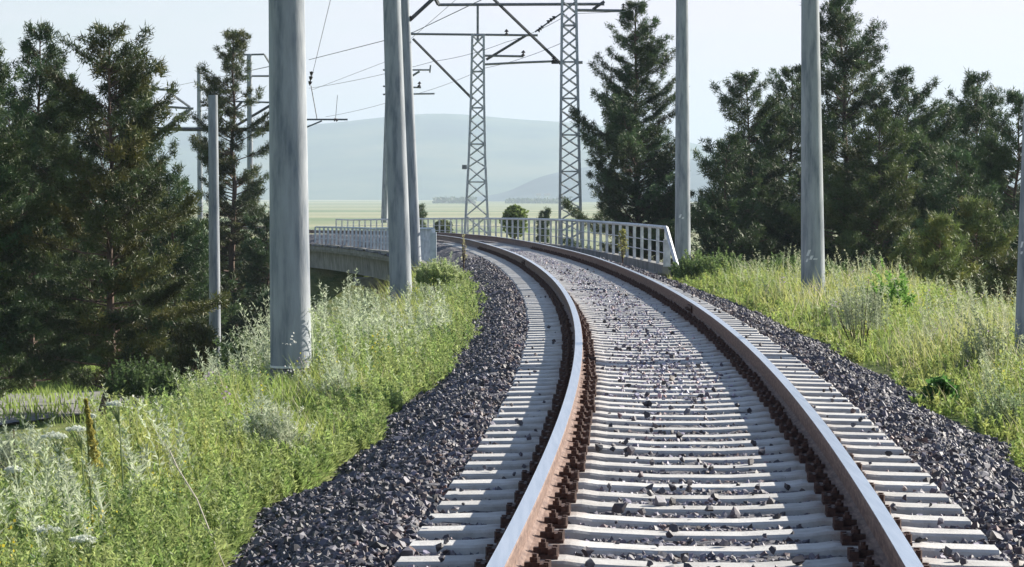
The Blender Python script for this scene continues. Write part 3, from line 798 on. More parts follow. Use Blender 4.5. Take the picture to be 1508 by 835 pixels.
def pine(u, vt, vb, Y, hw, label, prof=None, dens=1.0, group='pine trees on both sides of the track', lean=0.0, low=0.06, col=(0.052, 0.100, 0.040), tuft=1.0, seed=None, trunk_r=None, sparse=0.0, name='pine_tree', warm=.35):
    base = P(u, vb, Y); H = (vb - vt) / F * Y; Rw = hw / F * Y
    g = float(zground(base.x, base.y))
    if g < base.z: H += base.z - g; base.z = g
    root = empty(name, base, label, 'tree', group)
    rs = np.random.default_rng(seed if seed is not None else int(abs(u) * 7 + vt))
    prof = prof or [(0, .55), (.12, .9), (.3, 1.0), (.5, .86), (.7, .6), (.85, .36), (.95, .16), (1, .04)]
    pt = np.array([p[0] for p in prof]); pr = np.array([p[1] for p in prof])
    tr = trunk_r or H * .013
    b = MB()
    # trunk with slight bends
    k = 9; bend = rs.normal(0, .012 * H, (k + 1, 2)).cumsum(0) * .5; bend[0] = 0
    tp = lambda t: Vector((lean * H * t + np.interp(t, np.linspace(0, 1, k + 1), bend[:, 0]), np.interp(t, np.linspace(0, 1, k + 1), bend[:, 1]), H * t))
    for j in range(k):
        b.tube(tp(j / k), tp((j + 1) / k), tr * (1 - .9 * j / k) , tr * (1 - .9 * (j + 1) / k), n=8, caps=False)
    nb = int(H * 21 * dens)
    C, D, COLS = [], [], []
    for i in range(nb):
        t = low + (1 - low) * (i + rs.random()) / nb
        t = min(t, .985)
        rad = Rw * np.interp(t, pt, pr)
        if rs.random() < sparse + .30 * max(0, t - .5): continue
        bb = rs.uniform(.55, 1.5); bw = rs.random()
        az = rs.random() * 2 * math.pi
        lob = 1 + .28 * math.sin(az * 2 + t * 9 + u) + .18 * math.sin(az * 3 - t * 17)
        Lb = max(.20, rad * rs.uniform(.42, 1.2) * lob)
        rise = .05 + .75 * t ** 1.5 + rs.normal(0, .12)
        p0 = tp(t); 
        hx, hy = math.cos(az), math.sin(az)
        nseg = 4; pts = [p0]
        for q in range(1, nseg + 1):
            f = q / nseg
            pts.append(p0 + Vector((hx * Lb * f, hy * Lb * f, Lb * f * rise * .8 + Lb * .28 * f * f - .10 * Lb * f * (1 - t))))
        for q in range(nseg):
            r0 = max(.010, tr * .33 * (1 - t * .6) * (1 - q / nseg)); r1 = max(.006, tr * .33 * (1 - t * .6) * (1 - (q + 1) / nseg))
            b.tube(pts[q], pts[q + 1], r0, r1, n=4, caps=False)
        # side twigs with tufts
        nt_ = max(3, int(Lb * 11))
        for w in range(nt_):
            f = .22 + .78 * (w + rs.random()) / nt_
            ii = min(int(f * nseg), nseg - 1); pp = pts[ii].lerp(pts[ii + 1], f * nseg - ii)
            sidel = Lb * .30 * (1.15 - f) + .10
            sa = az + rs.choice([-1, 1]) * rs.uniform(.4, 1.2)
            tip = pp + Vector((math.cos(sa) * sidel, math.sin(sa) * sidel, rs.uniform(.0, .22) * sidel + .05))
            if sidel > .25 and rs.random() < .5: b.tube(pp, tip, .009, .005, n=3, caps=False)
            nin = 1 if sidel < .25 else 2
            for e in range(nin):
                c = pp.lerp(tip, 1 - e * .5); dd = (tip - pp).normalized() + Vector((0, 0, .7))
                C.append(c); D.append(dd.normalized())
                br = rs.uniform(.75, 1.3) * bb
                wm = warm * 1.25 * bw * rs.uniform(.6, 1.2)
                COLS.append((col[0] * br * (1 + wm), col[1] * br, col[2] * br * (1 - wm * .5)))
        C.append(pts[-1]); D.append((pts[-1] - pts[-2]).normalized() + Vector((0, 0, .5))); COLS.append((col[0] * 1.15, col[1] * 1.15, col[2]))
    C.append(tp(.995)); D.append(Vector((0, 0, 1))); COLS.append(col)
    C = np.array(C); D = np.array(D); D /= np.linalg.norm(D, axis=1)[:, None]; COLS = np.array(COLS)
    V, t = tufts(C, D, 32, .150 * tuft, .024 * tuft, COLS, 1.35)
    v, l, s_ = tris(V)
    np_mesh('crown', v, l, s_, M['needles'], root, tint=t)
    b.build('trunk', M['bark'], root)
    return len(V)
PG = 'pine trees on the left of the track'; PH = 'pine trees on the right of the track'
wide = [(0, .75), (.1, 1.0), (.35, 1.05), (.55, .95), (.72, .72), (.85, .5), (.95, .22), (1, .05)]
tot = 0
tot += pine(150, 46, 600, 57, 118, 'broad dark pine at the front left with its forked trunk base showing', wide, group=PG, dens=1.0, low=.07, col=(.062, .095, .036), warm=.5, sparse=.12)
tot += pine(46, 46, 585, 66, 92, 'tall pine with a pointed top near the left edge, behind the broad one', wide, group=PG, dens=1.0, low=.04)
tot += pine(-22, 70, 600, 58, 92, 'dark pine cut off by the left edge of the photo', wide, group=PG, dens=1.0, low=.03)
tot += pine(204, 108, 570, 72, 62, 'narrow pine right of the broad front pine', wide, group=PG)
tot += pine(262, 255, 570, 66, 58, 'lower bushy pine between the broad pine and the short pole', wide, group=PG)
tot += pine(347, 52, 540, 95, 68, 'slender pine with bare reddish trunk behind the short pole', [(0, .35), (.15, .6), (.3, .95), (.42, .8), (.55, .75), (.72, .68), (.85, .5), (.95, .3), (1, .1)], group=PG, dens=.72, low=.16, sparse=.12, col=(.06, .09, .035))
tot += pine(395, 320, 540, 92, 52, 'low dark pine hidden behind the thick pole', wide, group=PG)
tot += pine(95, 170, 560, 88, 85, 'dark pine deep in the left group, lower than its neighbours', wide, group=PG, dens=.9, low=.03)
tot += pine(10, 150, 545, 92, 80, 'background pine filling the gap by the left edge', wide, group=PG, dens=.9, low=.03)
tot += pine(300, 330, 560, 96, 60, 'distant low pine behind the short pole', wide, group=PG, dens=.9)
tot += pine(205, 300, 560, 86, 70, 'shadowy low pine behind the broad front pine', wide, group=PG, dens=.9)
tot += pine(290, 492, 585, 52, 48, 'small spreading pine sapling at the foot of the short pole', wide, group=PG, dens=1.6, low=.02, col=(.065, .085, .03))
tot += pine(943, 8, 400, 96, 86, 'tall pointed pine between the lattice mast and the next pole', [(0, .7), (.15, 1), (.4, 1), (.6, .88), (.78, .55), (.92, .24), (1, .05)], group=PH, dens=1.15, low=.05)
tot += pine(1106, 114, 420, 92, 92, 'rounded pine between the two right hand poles', [(0, .9), (.2, 1.1), (.4, 1.05), (.6, .85), (.8, .5), (.93, .25), (1, .08)], group=PH, low=.02)
tot += pine(1160, 106, 420, 98, 84, 'pine top peeping out left of the thick right pole', wide, group=PH, low=.02)
tot += pine(1242, -6, 430, 90, 98, 'tallest right hand pine reaching the top edge of the photo', [(0, .9), (.2, 1.0), (.4, .95), (.55, .8), (.7, .72), (.8, .62), (.9, .35), (1, .08)], group=PH, low=.03, dens=1.0, sparse=.08)
tot += pine(1333, 106, 440, 88, 84, 'thin topped pine right of the tallest one', wide, group=PH, low=.02, sparse=.05)
tot += pine(1388, 160, 450, 94, 84, 'lower pine in the dip between the right hand tops', wide, group=PH, low=.02)
tot += pine(1443, 114, 450, 84, 86, 'dark twin topped pine in the right hand group', wide, group=PH, low=.02)
tot += pine(1502, 144, 470, 80, 84, 'pine at the right edge behind the leaning pole', wide, group=PH, low=.02)
tot += pine(1290, 170, 440, 80, 88, 'front pine with greener needles below the tallest one', wide, group=PH, low=.02, col=(.07, .115, .04))
tot += pine(1068, 205, 420, 84, 60, 'low pine right of the pole by the railing', wide, group=PH, low=.02)
tot += pine(1405, 230, 470, 74, 80, 'shadowed low pine at the back right', wide, group=PH, low=.02)
tot += pine(1436, 308, 490, 60, 44, 'young light green pine in front of the dark wood', wide, group=PH, low=.03, dens=1.9, col=(.13, .18, .065), tuft=.9)
tot += pine(1382, 332, 490, 58, 40, 'small young pine with upright candles left of another young one', wide, group=PH, low=.03, dens=2.0, col=(.15, .21, .07), tuft=.85)
tot += pine(1342, 362, 470, 60, 26, 'smallest young pine at the edge of the right verge', wide, group=PH, low=.03, dens=2.2, col=(.15, .22, .07), tuft=.8)
tot += pine(1485, 395, 540, 44, 50, 'bushy pine sapling beside the leaning right edge pole', wide, group=PH, low=.03, dens=2.2, col=(.07, .095, .04), tuft=.7)
tot += pine(797, 313, 356, 150, 9, 'tiny conifer beyond the railing, right of the round bush', wide, group='small trees beyond the bridge', dens=1.6, low=.02)
tot += pine(617, 306, 350, 165, 7, 'tiny conifer beside the thin leaning pole', wide, group='small trees beyond the bridge', dens=1.5, low=.02)
print('pine tris', tot)

def leafy(name, u, vb, Y, w, h, label, cat_, col, leaf=.06, n=900, group=None, shape='round', stem=True, cols2=None, z0=None):
    base = P(u, vb, Y); W_, Hh = w / F * Y, h / F * Y
    if z0 is not None: base.z = z0
    root = empty(name, base, label, cat_, group)
    a = rng.random(n) * 2 * math.pi; t = rng.random(n) ** .7
    if shape == 'round': r = W_ / 2 * np.sqrt(np.clip(1 - (2 * t - 1.0) ** 2, 0, 1)) * (.8 + .3 * np.sin(a * 3 + 1) * np.sin(t * 9)) * rng.uniform(.45, 1.05, n)
    else: r = W_ / 2 * (1.05 - t) * rng.uniform(.3, 1.1, n)
    C = np.stack([np.cos(a) * r, np.sin(a) * r, Hh * (.06 + .94 * t)], -1)
    d = rng.normal(size=(n, 3)); d[:, 2] = np.abs(d[:, 2]) * .8; d /= np.linalg.norm(d, axis=1)[:, None]
    sd_ = np.cross(d, rng.normal(size=(n, 3))); sd_ /= np.linalg.norm(sd_, axis=1)[:, None]
    Ls = leaf * rng.uniform(.6, 1.2, (n, 1))
    V = np.stack([C, C + d * Ls * .5 + sd_ * Ls * .35, C + d * Ls, C + d * Ls * .5 - sd_ * Ls * .35], 1).reshape(-1, 3)
    br = rng.uniform(.6, 1.4, (n, 1)); cc = np.array(col)[None] * br
    np_mesh('foliage', V, np.arange(n * 4), np.full(n, 4), M['leaf'], root, tint=np.repeat(cc, 4, 0))
    m = MB()
    for k in range(7):
        aa = k * .9 + .3; rr_ = W_ * .28
        m.tube((0, 0, -.1), (math.cos(aa) * rr_, math.sin(aa) * rr_, Hh * .75), max(.006, Hh * .012), .004, n=5)
    m.build('stem', M['bark'], root)
    return root
leafy('bush', 758, 352, 140, 40, 46, 'round green bush standing beyond the white railing', 'bush', (.18, .24, .08), .22, 2600)
leafy('bush', 652, 352, 172, 34, 26, 'low bushes showing over the left railing', 'bush', (.12, .15, .06), .2, 1200)
leafy('bush', 1385, 600, 26.5, 74, 36, 'broad leaved dark green burdock at the edge of the ballast', 'plant', (.11, .25, .06), .11, 420, shape='cone')

# ------------------------------------------------------------------ meadow vegetation
def edge_l(y): return 2.80 - .78 * sstep(17, 40, y) + 0.10 * np.sin(y * .8) + 0.07 * np.sin(y * 1.9)
def place(n, side, a, b, p, smin, smax, pw=1.0):
    y = sample_y(n, a, b, p); s = smin + (smax - smin) * rng.random(n) ** pw
    e = edge_l(y) if side < 0 else 2.62 + 0.12 * np.sin(y * .8 + 2) + .07 * np.sin(y * 2.1)
    s = side * (e + s); X = XC(y) + s
    return X, y, zground(X, y), s
def blades(X, Y, Z, H, Wd, lean, col):
    n = len(X)
    az = rng.random(n) * 2 * math.pi; dx, dy = np.cos(az), np.sin(az)
    fx = rng.random(n) * 2 * math.pi; px_, py_ = np.cos(fx), np.sin(fx)
    ln = lean * H
    p0 = np.stack([X, Y, Z - .03], -1)
    p1 = np.stack([X + dx * ln * .35 - .03 * H, Y + dy * ln * .35, Z + H * .55], -1)
    p2 = np.stack([X + dx * ln - .12 * H, Y + dy * ln, Z + H], -1)
    sdv = np.stack([px_, py_, 0 * px_], -1) * (Wd / 2)[:, None]
    V = np.stack([p0 - sdv, p0 + sdv, p1 + sdv * .8, p1 - sdv * .8, p2], 1).reshape(-1, 3)
    i = np.arange(n)[:, None] * 5
    loops = np.concatenate([i + np.array([0, 1, 2, 3]), i + np.array([3, 2, 4])], 1).ravel()
    sizes = np.tile([4, 3], n)
    return V, loops, sizes, np.repeat(col, 5, 0)
def patch(X, Y, seed, sc=1.0): return vnoise(X * .9 * sc, Y * .35 * sc, seed) + .6 * vnoise(X * 2.3 * sc, Y * .8 * sc, seed + 5)
def mixcol(f, c0, c1, n, jit=.25):
    f = np.clip(f, 0, 1)[:, None]; c = np.array(c0)[None] * (1 - f) + np.array(c1)[None] * f
    return c * rng.uniform(1 - jit, 1 + jit, (n, 1))
GREEN, YEL, SAGE, STRAW = (.24, .38, .09), (.42, .46, .13), (.40, .47, .29), (.55, .50, .34)
def grass_side(side, n, smax, label, hmul=1.0):
    X, Y, Z, s = place(n, side, 10, 66, 1.35, -.05, smax, .85)
    q = patch(X, Y, 3 if side < 0 else 9)
    H = rng.uniform(.10, .42, n) * (1 + .5 * q) * hmul * np.clip(.55 + (np.abs(s) - (2.5 if side > 0 else edge_l(Y) - .05)) * .5, .45, 1.1)
    Wd = rng.uniform(.005, .011, n) * (1 + Y * .012)
    c = mixcol(.5 + q * .55 + rng.normal(0, .15, n), GREEN, YEL if side < 0 else (.46, .47, .17), n)
    k = rng.random(n) < .13; c[k] = np.array(STRAW) * rng.uniform(.7, 1.2, (k.sum(), 1))
    V, l, sz_, t = blades(X, Y, Z, H, Wd, rng.uniform(.1, .7, n), c)
    tag(np_mesh('grass', V, l, sz_, M['leaf'], tint=t), label, 'grass', kind='stuff')
grass_side(-1, 95000, 4.2, 'long mixed green and yellow grass on the left embankment')
grass_side(1, 60000, 5.5, 'long yellowish grass on the right verge', 1.05)

def feather(X, Y, Z, H, nl, leaf, wd, col, droop=.2, up=1.0, top=.0, stemw=.006):
    """tall weeds: a stem with many narrow leaflets"""
    n = len(X)
    az = rng.random(n) * 2 * math.pi; ln = rng.uniform(.05, droop + .1, n) * H
    tx, ty = np.cos(az) * ln - .10 * H, np.sin(az) * ln
    t = rng.random((n, nl)) ** .75 * (1 - top) + top
    px_ = X[:, None] + tx[:, None] * t ** 2; py_ = Y[:, None] + ty[:, None] * t ** 2; pz = Z[:, None] + H[:, None] * t
    C = np.stack([px_, py_, pz], -1)
    a2 = rng.random((n, nl)) * 2 * math.pi
    d = np.stack([np.cos(a2), np.sin(a2), rng.uniform(.1, 1.4, (n, nl)) * up], -1); d /= np.linalg.norm(d, axis=2, keepdims=True)
    sdv = np.cross(d, rng.normal(size=(n, nl, 3))); sdv /= np.linalg.norm(sdv, axis=2, keepdims=True)
    Ls = leaf[:, None, None] * rng.uniform(.5, 1.2, (n, nl, 1)) * (1.25 - .8 * t[..., None]); W2 = wd[:, None, None] * .5
    st_ = C + d * Ls * .15
    V = np.stack([st_ - sdv * W2, st_ + sdv * W2, C + d * Ls], 2).reshape(-1, 3)
    tint = np.repeat(np.repeat(col, nl, 0) * rng.uniform(.75, 1.25, (n * nl, 1)), 3, 0)
    # stems
    p0 = np.stack([X, Y, Z - .03], -1); p1 = np.stack([X + tx * .3, Y + ty * .3, Z + H * .55], -1); p2 = np.stack([X + tx, Y + ty, Z + H], -1)
    f = rng.random(n) * 2 * math.pi; w = np.stack([np.cos(f), np.sin(f), 0 * f], -1) * (stemw / 2 * (1 + Y * .02))[:, None]
    V2 = np.stack([p0 - w, p0 + w, p1 + w, p1 - w, p2], 1).reshape(-1, 3)
    b0 = len(V); i = np.arange(n)[:, None] * 5 + b0
    loops = np.concatenate([np.arange(len(V)), np.concatenate([i + np.array([0, 1, 2, 3]), i + np.array([3, 2, 4])], 1).ravel()])
    sizes = np.concatenate([np.full(len(V) // 3, 3), np.tile([4, 3], n)])
    return np.concatenate([V, V2]), loops, sizes, np.concatenate([tint, np.repeat(col * .9, 5, 0)])
def weeds(side, n, smin, smax, name, label, cfn, h0, h1, nl, leaf, wd, seed, thr=-9, pw=1.0, a=10.5, b=64, p=1.2, **kw):
    X, Y, Z, s = place(n, side, a, b, p, smin, smax, pw)
    q = patch(X, Y, seed); k = q > thr
    X, Y, Z, s, q = X[k], Y[k], Z[k], s[k], q[k]; n = len(X)
    if name == 'weeds' and 'sage' in label and side < 0:
        kk = rng.random(n) < .35 + .65 * sstep(15, 19, Y); X, Y, Z, s, q = X[kk], Y[kk], Z[kk], s[kk], q[kk]; n = len(X)
    H = rng.uniform(h0, h1, n) * np.clip(.5 + (np.abs(s) - (2.5 if side > 0 else edge_l(Y) - .05)) * .45, .4, 1.05) * (1 + .22 * q)
    if side < 0: H *= (1 - .75 * sstep(34, 42, Y) * sstep(2.5, 3.4, -s)) * (1 - .35 * sstep(3.9, 4.8, -s))
    for bx, by in ((b1.x, b1.y), (b2.x, b2.y), (c1.x, c1.y)):
        H *= 1 - .7 * np.exp(-((X - bx * Y / by) / .45) ** 2) * ((Y < by) & (Y > by * .74))
    sc = 1 + Y * .008
    V, l, sz_, t = feather(X, Y, Z, H, nl, leaf * sc, wd * sc, cfn(n, q), **kw)
    tag(np_mesh(name, V, l, sz_, M['leaf'], tint=t), label, 'weeds', kind='stuff')
    return n
c_sage = lambda n, q: mixcol(rng.random(n), SAGE, (.54, .59, .43), n, .2)
c_green = lambda n, q: mixcol(rng.random(n), (.23, .34, .10), (.40, .46, .18), n, .3)
c_dark = lambda n, q: mixcol(rng.random(n), (.12, .22, .08), (.20, .32, .12), n, .25)
weeds(-1, 5600, .30, 4.4, 'weeds', 'pale sage coloured feathery weeds on the left embankment', c_sage, .42, .98, 60, .085, .012, 21, thr=.0)
weeds(-1, 4200, .3, 4.4, 'weeds', 'yellow green bushy herbs low on the left embankment', lambda n, q: mixcol(rng.random(n), (.34, .44, .14), (.47, .50, .18), n, .25), .25, .6, 60, .05, .016, 91, thr=-.2)
weeds(-1, 13000, -.22, 3.6, 'weeds', 'bright green leafy herbs along the left ballast edge', c_green, .20, .66, 44, .065, .013, 33, thr=-.9, pw=1.5)
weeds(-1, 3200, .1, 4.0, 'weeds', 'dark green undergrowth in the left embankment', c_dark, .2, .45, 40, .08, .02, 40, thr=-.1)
weeds(1, 3000, .5, 5.5, 'weeds', 'tall sage and straw coloured weeds on the right verge', lambda n, q: mixcol(rng.random(n), SAGE, (.50, .50, .32), n, .2), .3, .75, 44, .07, .010, 51, thr=-.1)
weeds(1, 9000, -.12, 4.5, 'weeds', 'light green herbs on the right verge', lambda n, q: mixcol(rng.random(n), (.28, .40, .11), (.44, .48, .15), n, .25), .14, .40, 30, .07, .016, 63, thr=-.6, pw=1.1)

def flowers(side, n, smin, smax, label, cols, h0, h1, size, seed, thr=-9, npet=9, spread=.035):
    X, Y, Z, s = place(n, side, 11, 55, 1.2, smin, smax, 1.0); q = patch(X, Y, seed); k = q > thr
    X, Y, Z = X[k], Y[k], Z[k]; n = len(X); H = rng.uniform(h0, h1, n)
    C = np.stack([X, Y, Z + H], -1)[:, None] + rng.normal(0, spread, (n, npet, 3)) * np.array([1, 1, 1.4])
    d = rng.normal(size=(n, npet, 3)); d /= np.linalg.norm(d, axis=2, keepdims=True); e = np.cross(d, rng.normal(size=(n, npet, 3))); e /= np.linalg.norm(e, axis=2, keepdims=True)
    sz_ = size * rng.uniform(.6, 1.2, (n, npet, 1)) * (1 + Y * .01)[:, None, None]
    V = np.stack([C - d * sz_, C + e * sz_, C + d * sz_, C - e * sz_], 2).reshape(-1, 3)
    c = np.array(cols)[rng.integers(0, len(cols), n)]; t = np.repeat(c, npet * 4, 0) * rng.uniform(.8, 1.15, (n * npet * 4, 1))
    tag(np_mesh('wildflowers', V, np.arange(len(V)), np.full(len(V) // 4, 4), M['leaf'], tint=t), label, 'flowers', kind='stuff')
flowers(-1, 700, .15, 4.0, 'small yellow wildflowers scattered over the left embankment', [(.62, .52, .05), (.55, .50, .08), (.45, .48, .10)], .22, .5, .008, 71, thr=.0)
flowers(1, 500, .3, 4.5, 'small yellow wildflowers scattered over the right verge', [(.60, .52, .07), (.5, .48, .1)], .2, .45, .008, 75, thr=.0)
flowers(-1, 90, .8, 4.2, 'white and lilac wildflowers scattered in the left weeds', [(.7, .7, .66), (.42, .32, .46)], .35, .6, .008, 81, npet=14, spread=.03)
flowers(1, 120, .4, 4.5, 'lilac wildflowers scattered on the right verge', [(.42, .30, .50)], .2, .45, .008, 83, npet=12, spread=.03)

# low ground grass on both sides of the embankment
def lowgrass(n, x0, x1, y0, y1, h, label, cols):
    X = rng.uniform(x0, x1, n); Y = rng.uniform(y0, y1, n); Z = zground(X, Y)
    k = np.abs(X - XC(Y)) > 6; X, Y, Z = X[k], Y[k], Z[k]; n = len(X)
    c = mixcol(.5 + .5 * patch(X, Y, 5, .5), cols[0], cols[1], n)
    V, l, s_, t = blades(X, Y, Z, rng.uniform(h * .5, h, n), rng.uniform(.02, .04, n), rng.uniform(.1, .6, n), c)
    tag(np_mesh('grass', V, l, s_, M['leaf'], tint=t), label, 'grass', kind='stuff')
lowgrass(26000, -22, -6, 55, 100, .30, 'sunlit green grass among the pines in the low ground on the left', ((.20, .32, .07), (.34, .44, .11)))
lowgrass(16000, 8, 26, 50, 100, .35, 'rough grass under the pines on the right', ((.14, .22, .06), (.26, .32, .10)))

def shrub(u, vb, Y, w, h, label, cat_, cols, stems=40, leaf=.05, wd=.012, nl=46, name='shrub'):
    base = P(u, vb, Y); W_, Hh = w / F * Y, h / F * Y
    root = empty(name, base, label, cat_)
    a = rng.random(stems) * 6.283; q = rng.random(stems) ** .6 * W_ / 2
    X = np.cos(a) * q; Yy = np.sin(a) * q * .8
    H = Hh * rng.uniform(.45, 1.0, stems) * (1.05 - .55 * (q / (W_ / 2)) ** 2)
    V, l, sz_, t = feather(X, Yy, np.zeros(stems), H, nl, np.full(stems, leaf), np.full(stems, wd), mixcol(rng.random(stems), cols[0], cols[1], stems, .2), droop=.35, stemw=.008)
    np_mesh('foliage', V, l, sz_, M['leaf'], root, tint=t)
    m = MB()
    for k_ in range(9):
        m.tube((X[k_] * .3, Yy[k_] * .3, -.25), (X[k_] * .9, Yy[k_] * .9, H[k_] * .8), .008, .003, n=5)
    m.build('stem', M['bark'], root); return root
shrub(1266, 482, 36, 92, 92, 'grey green bushy weed on the right verge', 'plant', ((.28, .34, .20), (.42, .46, .32)), 70, .07, .012)
shrub(1318, 475, 42, 80, 104, 'bright green broadleaf sapling in front of the dark pines', 'bush', ((.16, .32, .07), (.26, .44, .10)), 34, .10, .045, 60)
shrub(1480, 650, 23.5, 100, 105, 'grey green shrub at the right edge below the leaning pole', 'plant', ((.20, .28, .14), (.34, .42, .24)), 90, .06, .012)
shrub(1450, 560, 29, 80, 110, 'tall pale weed clump left of the leaning right edge pole', 'plant', ((.30, .36, .20), (.46, .50, .32)), 60, .07, .012)
shrub(395, 690, 20.5, 120, 130, 'largest feathery silver green wormwood clump, in the middle of the left weeds', 'plant', ((.40, .47, .32), (.58, .62, .46)), 120, .07, .010, 60)
shrub(300, 660, 22.5, 130, 80, 'silver green wormwood clump at the crest of the left bank', 'plant', ((.36, .44, .30), (.5, .56, .4)), 90, .07, .010, 60)
shrub(500, 620, 26, 100, 90, 'silver green wormwood clump right of the thick left pole', 'plant', ((.38, .45, .30), (.54, .59, .42)), 80, .07, .010, 60)
shrub(30, 720, 18.5, 110, 110, 'grey weed clump at the left edge of the photo', 'plant', ((.32, .38, .27), (.5, .55, .42)), 80, .07, .010, 60)
shrub(648, 418, 50, 70, 40, 'tall green weed clump hiding the end of the left bridge railing', 'plant', ((.32, .42, .16), (.46, .52, .26)), 110, .10, .02, 50)
shrub(548, 470, 46, 50, 50, 'feathery weed clump left of the second nearest left pole', 'plant', ((.32, .40, .20), (.46, .52, .32)), 60, .09, .016, 50)
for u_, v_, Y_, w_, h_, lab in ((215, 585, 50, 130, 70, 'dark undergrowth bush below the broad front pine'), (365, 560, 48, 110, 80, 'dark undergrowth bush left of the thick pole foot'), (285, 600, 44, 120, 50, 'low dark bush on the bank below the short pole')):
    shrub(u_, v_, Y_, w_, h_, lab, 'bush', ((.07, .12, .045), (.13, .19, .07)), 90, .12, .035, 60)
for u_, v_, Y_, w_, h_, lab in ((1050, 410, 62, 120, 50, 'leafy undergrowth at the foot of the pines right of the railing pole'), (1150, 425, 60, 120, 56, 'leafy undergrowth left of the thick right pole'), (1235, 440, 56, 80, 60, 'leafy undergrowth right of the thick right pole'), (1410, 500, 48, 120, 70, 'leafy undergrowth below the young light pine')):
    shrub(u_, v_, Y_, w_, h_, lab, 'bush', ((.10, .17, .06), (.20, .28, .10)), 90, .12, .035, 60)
# ------------------------------------------------------------------ single plants the photo shows
def mullein(u, vb, vt, Y, label):
    base = P(u, vb, Y); H = (vb - vt) / F * Y
    root = empty('mullein_plant', base, label, 'plant')
    n = 900; t = rng.random(n) ** .8; a = rng.random(n) * 6.283; r = (.020 * (1.05 - t) + .003) * (1 + .5 * np.sin(t * 40))
    C = np.stack([np.cos(a) * r - .06 * H * t, np.sin(a) * r, H * (.62 + .38 * t)], -1)
    d = rng.normal(size=(n, 3)); d /= np.linalg.norm(d, axis=1)[:, None]; e = np.cross(d, rng.normal(size=(n, 3))); e /= np.linalg.norm(e, axis=1)[:, None]
    z_ = .009
    V = np.stack([C - d * z_, C + e * z_, C + d * z_, C - e * z_], 1).reshape(-1, 3)
    np_mesh('flower_spike', V, np.arange(n * 4), np.full(n, 4), M['leaf'], root, tint=np.repeat(np.array([(.52, .48, .14)]) * rng.uniform(.6, 1.2, (n, 1)), 4, 0))
    m = MB(); m.tube((0, 0, -.2), (-.06 * H, 0, H), .010, .004, n=6); m.build('stem', mat('mullein_stem', (.2, .24, .08)), root)
mullein(143, 850, 586, 15, 'tall yellow mullein spike rising from the left weeds')
M['umbel'] = mat('white_petals', (.68, .72, .62), None, rough=.7, trans=.3); M['umbel_stem'] = mat('green_stem', (.15, .2, .08))
def umbel(u, v, Y, wpx, label, H=.75):
    c = P(u, v, Y); base = Vector((c.x + .08, c.y, c.z - H))
    root = empty('umbel_flower', base, label, 'flower', 'white umbel flowers in the left weeds')
    r = wpx / 2 / F * Y; n = 260
    a = rng.random(n) * 6.283; q = np.sqrt(rng.random(n)) * r
    C = np.stack([np.cos(a) * q - .08, np.sin(a) * q, H + .15 * r - q * .3 + rng.normal(0, .004, n)], -1); z_ = .008
    d = rng.normal(size=(n, 3)); d[:, 2] *= .3; d /= np.linalg.norm(d, axis=1)[:, None]; e = np.cross(d, rng.normal(size=(n, 3))); e /= np.linalg.norm(e, axis=1)[:, None]
    V = np.stack([C - d * z_, C + e * z_, C + d * z_, C - e * z_], 1).reshape(-1, 3)
    np_mesh('petals', V, np.arange(n * 4), np.full(n, 4), M['umbel'], root)
    m = MB(); m.tube((0, 0, -.15), (-.05, 0, H - .12), .006, .004, n=5)
    for k in range(12):
        aa = k * .5236; m.tube((-.05, 0, H - .12), (math.cos(aa) * r * .7 - .08, math.sin(aa) * r * .7, H - .02), .003, .002, n=4)
    m.build('stem', M['umbel_stem'], root)
umbel(112, 630, 15.5, 30, 'flat white umbel flower above the left weeds, nearest the yellow spike')
umbel(80, 640, 15, 38, 'wide white umbel flower lower left of the others', .7)
umbel(168, 594, 16, 22, 'white umbel flower highest among the left weeds', .8)
umbel(134, 612, 16.5, 14, 'small white umbel flower just above a wider one', .7)
umbel(70, 778, 13.5, 44, 'big creamy umbel flower low in the bottom left corner', .45)
umbel(122, 792, 13.2, 40, 'creamy umbel flower nearest the bottom edge on the left', .42)
umbel(20, 690, 14.5, 26, 'small umbel flower near the left edge of the photo', .6)
# dry stalk leaning in the left weeds
def stalk(pts, label, r=.0042):
    q = [P(*p) for p in pts]; o = q[0].copy(); m = MB(); m.poly([p - o for p in q], r, 6)
    for i in range(1, len(q)):
        for sgn in (-1, 1):
            m.tube(q[i] - o, q[i] - o + Vector((sgn * .07, .02, .09)), r * .5, .001, n=4)
    ob = m.build('dry_stalk', mat('dry_stalk', (.42, .38, .28), (.55, .5, .4), 20, .8)); ob.location = o
    tag(ob, label, 'stalk')
stalk([(332, 838, 14.6), (312, 790, 14.8), (290, 735, 15.2), (262, 690, 15.6), (250, 664, 15.9)], 'pale dry stalk leaning left in the weeds beside the ballast')
leafy('roadside_weed', 917, 384, 70.5, 17, 46, 'yellowish weed growing up in front of the white railing', 'plant', (.33, .34, .12), .07, 260, shape='round')
leafy('roadside_weed', 683, 392, 60, 10, 46, 'single tall pale weed at the far end of the left grass', 'plant', (.40, .38, .22), .05, 90, shape='cone')

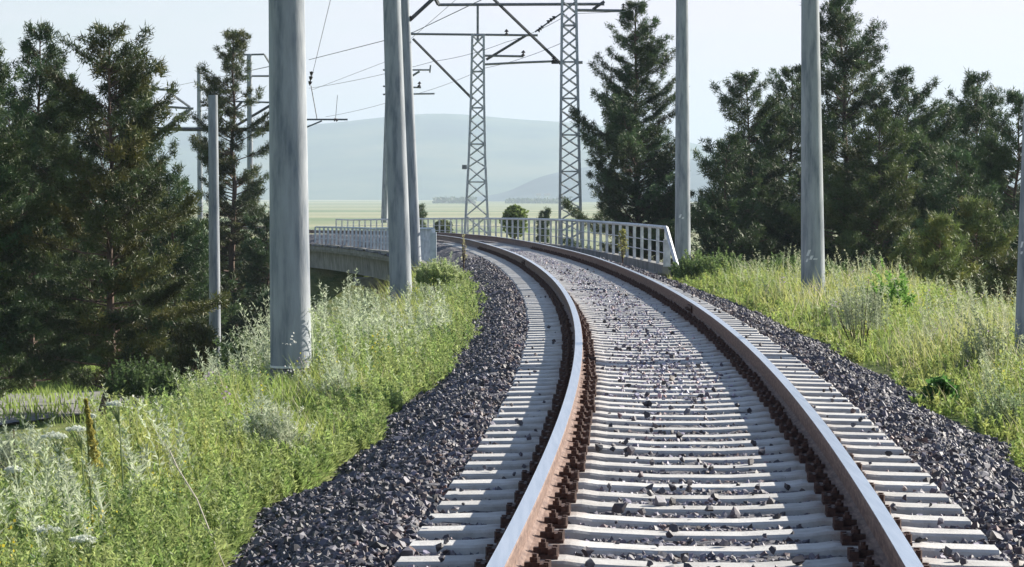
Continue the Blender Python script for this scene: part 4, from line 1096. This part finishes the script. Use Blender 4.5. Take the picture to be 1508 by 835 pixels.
# tiny white buildings on the plain
for u, w_, lab in ((793, 7, 'left of the two tiny white sheds at the foot of the hills'), (806, 9, 'right, wider of the two tiny white sheds at the foot of the hills')):
    c = P(u, 294.5, 3600); root = empty('farm_shed', (c.x, c.y, c.z), lab, 'shed', 'far sheds'); W2 = w_ / F * 3600
    m = MB(); m.box((0, 0, 2.0), (W2, 9, 8)); m.build('wall', M['marking'], root)
    m = MB(); m.add([(-W2 / 2, -5, 6), (W2 / 2, -5, 6), (W2 / 2, 5, 6), (-W2 / 2, 5, 6), (-W2 / 2, 0, 8.5), (W2 / 2, 0, 8.5)], [(0, 1, 5, 4), (2, 3, 4, 5), (0, 4, 3), (1, 2, 5)]); m.build('roof', M['concrete_old'], root)
# far tree belt
def belt(u0, u1, Y, n, h, label):
    X = (rng.uniform(u0, u1, n) - CX) / F * Y; Yy = Y + rng.uniform(-60, 60, n); Z = zground(X, Yy)
    C = np.stack([X, Yy, Z + rng.uniform(0, h, n)], -1); d = rng.normal(size=(n, 3)); e = rng.normal(size=(n, 3)); q = rng.uniform(1, 3, (n, 1))
    d /= np.linalg.norm(d, axis=1)[:, None]; e /= np.linalg.norm(e, axis=1)[:, None]
    V = np.stack([C - d * q, C + e * q, C + d * q, C - e * q], 1).reshape(-1, 3)
    tag(np_mesh('far_trees', V, np.arange(n * 4), np.full(n, 4), M['leaf'], tint=np.repeat(np.array([(.05, .08, .03)]) * rng.uniform(.7, 1.3, (n, 1)), 4, 0)), label, 'trees', kind='stuff')
belt(640, 700, 3300, 900, 6, 'thin dark line of trees at the foot of the hills')
belt(745, 830, 3400, 900, 5, 'dark hedge line below the bluish hill')

# ------------------------------------------------------------------ haze
hb = MB(); hb.box((0, 4800, 140), (25000, 16500, 330))
hm = bpy.data.materials.new('haze'); hm.use_nodes = True
hn = hm.node_tree.nodes; hl = hm.node_tree.links
for n_ in list(hn): hn.remove(n_)
ho = hn.new('ShaderNodeOutputMaterial'); hv = hn.new('ShaderNodeVolumePrincipled')
hv.inputs['Color'].default_value = (0.56, 0.665, 0.80, 1); hv.inputs['Density'].default_value = 1.8e-4; hv.inputs['Anisotropy'].default_value = 0.2
hl.new(hv.outputs[0], ho.inputs['Volume'])
hz = hb.build('haze', hm); tag(hz, 'pale blue summer haze over the plain', 'haze', kind='stuff')
